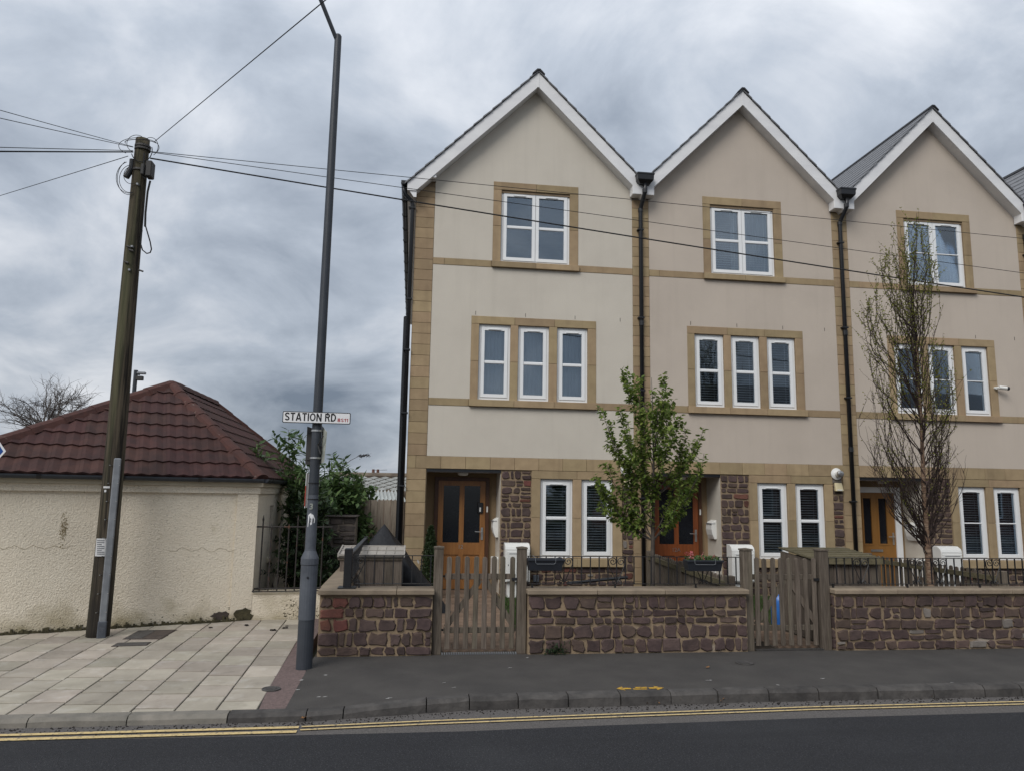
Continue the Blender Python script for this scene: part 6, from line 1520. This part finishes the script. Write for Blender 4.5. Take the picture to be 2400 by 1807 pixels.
# ================================================================== BACKGROUND
# CCTV column behind the roof
Y = 20.0; a = pt(313, 1000, Y); tz = pt(319, 868, Y).z
t = thing('camera_column', (a.x, Y, 0), 'slim dark column with camera heads standing behind the brown roof', 'camera pole')
xx = pt(316, 900, Y).x
MB().tube([(xx, Y, 0), (xx, Y, tz)], .05, 10).build('column', 'lamp_paint', t)
MB().box(xx+.04, xx+.24, Y-.06, Y+.06, tz-.10, tz-.04).build('camera_head', 'galvanised', t, bevel=.01); MB().box(xx+.02, xx+.19, Y-.06, Y+.06, tz-.26, tz-.15).build('camera_head', 'sign_back', t, bevel=.01)
MB().tube([(xx, Y, tz-.09), (xx+.1, Y, tz-.12)], .02, 6).build('bracket', 'lamp_paint', t)
q = pt(311, 853, 16); 
# blue direction sign whose point enters at the left edge
Y = 8.9; tip = pt(14, 1057, Y); zt_, zb_ = pt(0, 1037, Y).z, pt(0, 1080, Y).z
t = thing('direction_sign', (tip.x-.5, Y, 0), 'blue and white pointed direction sign poking in at left edge', 'sign')
zm = tip.z; hh = .17
def arrow(ins): return [(tip.x-.95+ins, zm-hh+ins), (tip.x-.125-ins*.3, zm-hh+ins), (tip.x-ins*1.35, zm), (tip.x-.125-ins*.3, zm+hh-ins), (tip.x-.95+ins, zm+hh-ins)]
MB().prism(arrow(0), Y-.002, Y+.002).build('plate', 'sign_white', t); MB().prism(arrow(.02), Y-.004, Y-.0022).build('blue_band', 'sign_blue', t); MB().prism(arrow(.055), Y-.006, Y-.0042).build('face', 'sign_white', t)
MB().tube([(tip.x-.6, Y+.05, -.1), (tip.x-.6, Y+.05, zm+.25)], .038, 12).build('post', 'lamp_grey', t)
# outbuilding with a diamond-tiled roof and a corrugated lean-to, between shrub and end house
Y = 21.0; zr = pt(880, 1117, Y).z; xl, xr = pt(806, 1120, Y).x, .4
Y2 = 19.0; ze = pt(880, 1152, Y2).z
t = thing('far_shed', ((xl+xr)/2, Y, 0), 'distant shed with grey diamond-patterned roof beside the end house', 'shed')
MB().box(xl, xr, Y2, Y2+4, -.1, ze).build('wall', 'brick_far', t)
rf = MB().add([(xl-.2, Y2-.1, ze), (xr+.2, Y2-.1, ze), (xr+.2, Y, zr), (xl-.2, Y, zr), (xr+.2, Y2+4.1, ze), (xl-.2, Y2+4.1, ze)], [(0, 1, 2, 3), (3, 2, 4, 5), (0, 5, 4, 1), (1, 4, 2), (0, 3, 5)]).build('roof', 'mortar_dark', t)
Lx = xr-xl+.4; Ls = math.hypot(Y-Y2+.1, zr-ze); su = Vector((0, Y-Y2+.1, zr-ze)).normalized(); nn = Vector((0, -su.z, su.y))
nx, ny = 9, 4; cw, ch = Lx/nx, Ls/ny; me = None
for j in range(ny*2-1):
    for i in range(nx):
        cx, cv = (i+.5+(j % 2)*.5)*cw, (j+1)*ch/2
        if cx > Lx-cw*.4: continue
        c = Vector((xl-.2+cx, Y2-.1, ze))+su*cv+nn*.01
        if me is None:
            b = MB(); e1, e2 = Vector((cw*.40, 0, 0)), su*(ch*.39)
            b.add([-e2, e1, e2, -e1, -e2+nn*.02, e1+nn*.02, e2+nn*.02, -e1+nn*.02], [(4, 5, 6, 7), (0, 1, 5, 4), (1, 2, 6, 5), (2, 3, 7, 6), (3, 0, 4, 7)])
            o = b.build('diamond_tile', 'net_roof', None); me = o.data; o.parent = rf; off_ = WLOC[o.name].copy(); o.location = c+off_-WLOC[rf.name]
        else: place('diamond_tile', me, 'net_roof', c+off_, rf)
MB().tube([(xl-.25, Y, zr+.03), (xr+.2, Y, zr+.03)], .09, 8).build('ridge', 'mortar_dark', rf)
Y = 17.5; zt_ = pt(900, 1150, Y).z; Y2 = 15.6; zb_ = pt(900, 1172, Y2).z; xl, xr = pt(860, 1160, Y2).x, -.12
t = thing('lean_to', ((xl+xr)/2, Y, 0), 'pale corrugated plastic lean-to roof behind the board fence', 'lean-to')
b = MB(); n = 60; V = []
for i in range(n+1):
    x = xl+(xr-xl)*i/n; o_ = .03*math.sin(i*math.pi/3.0)
    V += [(x, Y2, zb_+o_), (x-.12, Y, zt_+o_)]
b.add(V, [(2*i, 2*i+2, 2*i+3, 2*i+1) for i in range(n)]); b.build('roof_sheet', 'corrugated', t, smooth=False)
for x in (xl+.03, xr-.05):
    MB().box(x-.03, x+.03, Y2+.02, Y2+.08, -.05, zb_-.03).build('post', 'wood_board', t); MB().box(x-.03, x+.03, Y-.08, Y-.02, -.05, zt_-.03).build('post', 'wood_board', t)
# far house: only chimney and roof ridge show
Y = 60.0; q = pt(880, 1112, Y)
t = thing('far_house', (q.x, Y, 0), 'far house with brick chimney and aerial just over shed ridge', 'house')
zr = pt(850, 1117, Y).z
MB().box(q.x-5, q.x+6, Y-4, Y+4, -.5, zr-2).build('wall', 'brick_far', t)
b = MB(); b.add([(q.x-5.3, Y-4.3, zr-2), (q.x+6.3, Y-4.3, zr-2), (q.x+6.3, Y, zr), (q.x-5.3, Y, zr), (q.x+6.3, Y+4.3, zr-2), (q.x-5.3, Y+4.3, zr-2)], [(0, 1, 2, 3), (3, 2, 4, 5), (0, 5, 4, 1), (1, 4, 2), (0, 3, 5)]); rf = b.build('roof', 'slate', t)
zc_ = pt(880, 1108, Y).z
ch_ = MB().box(q.x-.35, q.x+.35, Y-.3, Y+.3, zr-.6, zc_).build('chimney', 'brick_far', rf)
for dx in (-.18, .18): MB().lathe([(.12, 0), (.1, .3)], 10, (q.x+dx, Y, zc_)).build('chimney_pot', 'brick_far', rf)
za_ = pt(882, 1100, Y).z
b = MB(); b.tube([(q.x+.1, Y, zc_), (q.x+.1, Y, za_)], .02, 5); b.tube([(q.x-.3, Y, za_-.05), (q.x+.9, Y, za_+.0)], .015, 5)
for k in range(5): b.tube([(q.x-.2+k*.22, Y-.3, za_-.02), (q.x-.2+k*.22, Y+.3, za_-.02)], .012, 4)
b.build('aerial', 'cable', rf)
Y = 45.0; q = pt(5, 1040, Y); zr = pt(10, 1034, Y).z; ze = pt(20, 1046, Y).z
t = thing('far_house', (q.x-4, Y, 0), 'far house with pale roof and aerial at left edge', 'house')
MB().box(q.x-8, q.x+.9, Y-3, Y+4, -.5, ze).build('wall', 'render_a', t)
rf = MB().box(q.x-8.2, q.x+1.4, Y-3.3, Y+4.3, ze, ze+.18).build('roof', 'net_roof', t)
MB().box(q.x-.9, q.x+.0, Y-.4, Y+.4, ze+.1801, zr+.22).build('chimney', 'brick_far', rf)
zt_ = pt(13, 1018, Y).z; b = MB(); b.tube([(q.x+.25, Y, ze+.18), (q.x+.25, Y, zt_)], .02, 5); b.tube([(q.x+.2, Y, zt_), (q.x+.6, Y, zt_)], .015, 4); b.build('aerial', 'cable', rf)
# terraced house across the road: seen only as a reflection in the middle windows
t = thing('opposite_house', (26, -14, 0), 'dark brick house across the road, mirrored in the middle floor windows', 'house')
MB().box(11, 44, -18, -10, -.2, 5.6).build('wall', 'brick_far', t)
b = MB(); b.add([(10.8, -9.7, 5.5), (44.2, -9.7, 5.5), (44.2, -14, 8.3), (10.8, -14, 8.3), (44.2, -18.3, 5.5), (10.8, -18.3, 5.5)], [(3, 2, 1, 0), (5, 4, 2, 3), (1, 4, 5, 0), (2, 4, 1), (5, 3, 0)]); b.build('roof', 'slate', t)
for k in range(7):
    for z in (.9, 3.5):
        w = MB().gridwall(13+k*4.4, 14.3+k*4.4, z, z+1.4, [(13.08+k*4.4, 13.62+k*4.4, z+.08, z+1.32), (13.68+k*4.4, 14.22+k*4.4, z+.08, z+1.32)], -9.995, -9.93).build('window', 'upvc', t)
        MB().box(13.05+k*4.4, 14.25+k*4.4, -9.99, -9.96, z+.05, z+1.35).build('pane', 'door_glass', w)
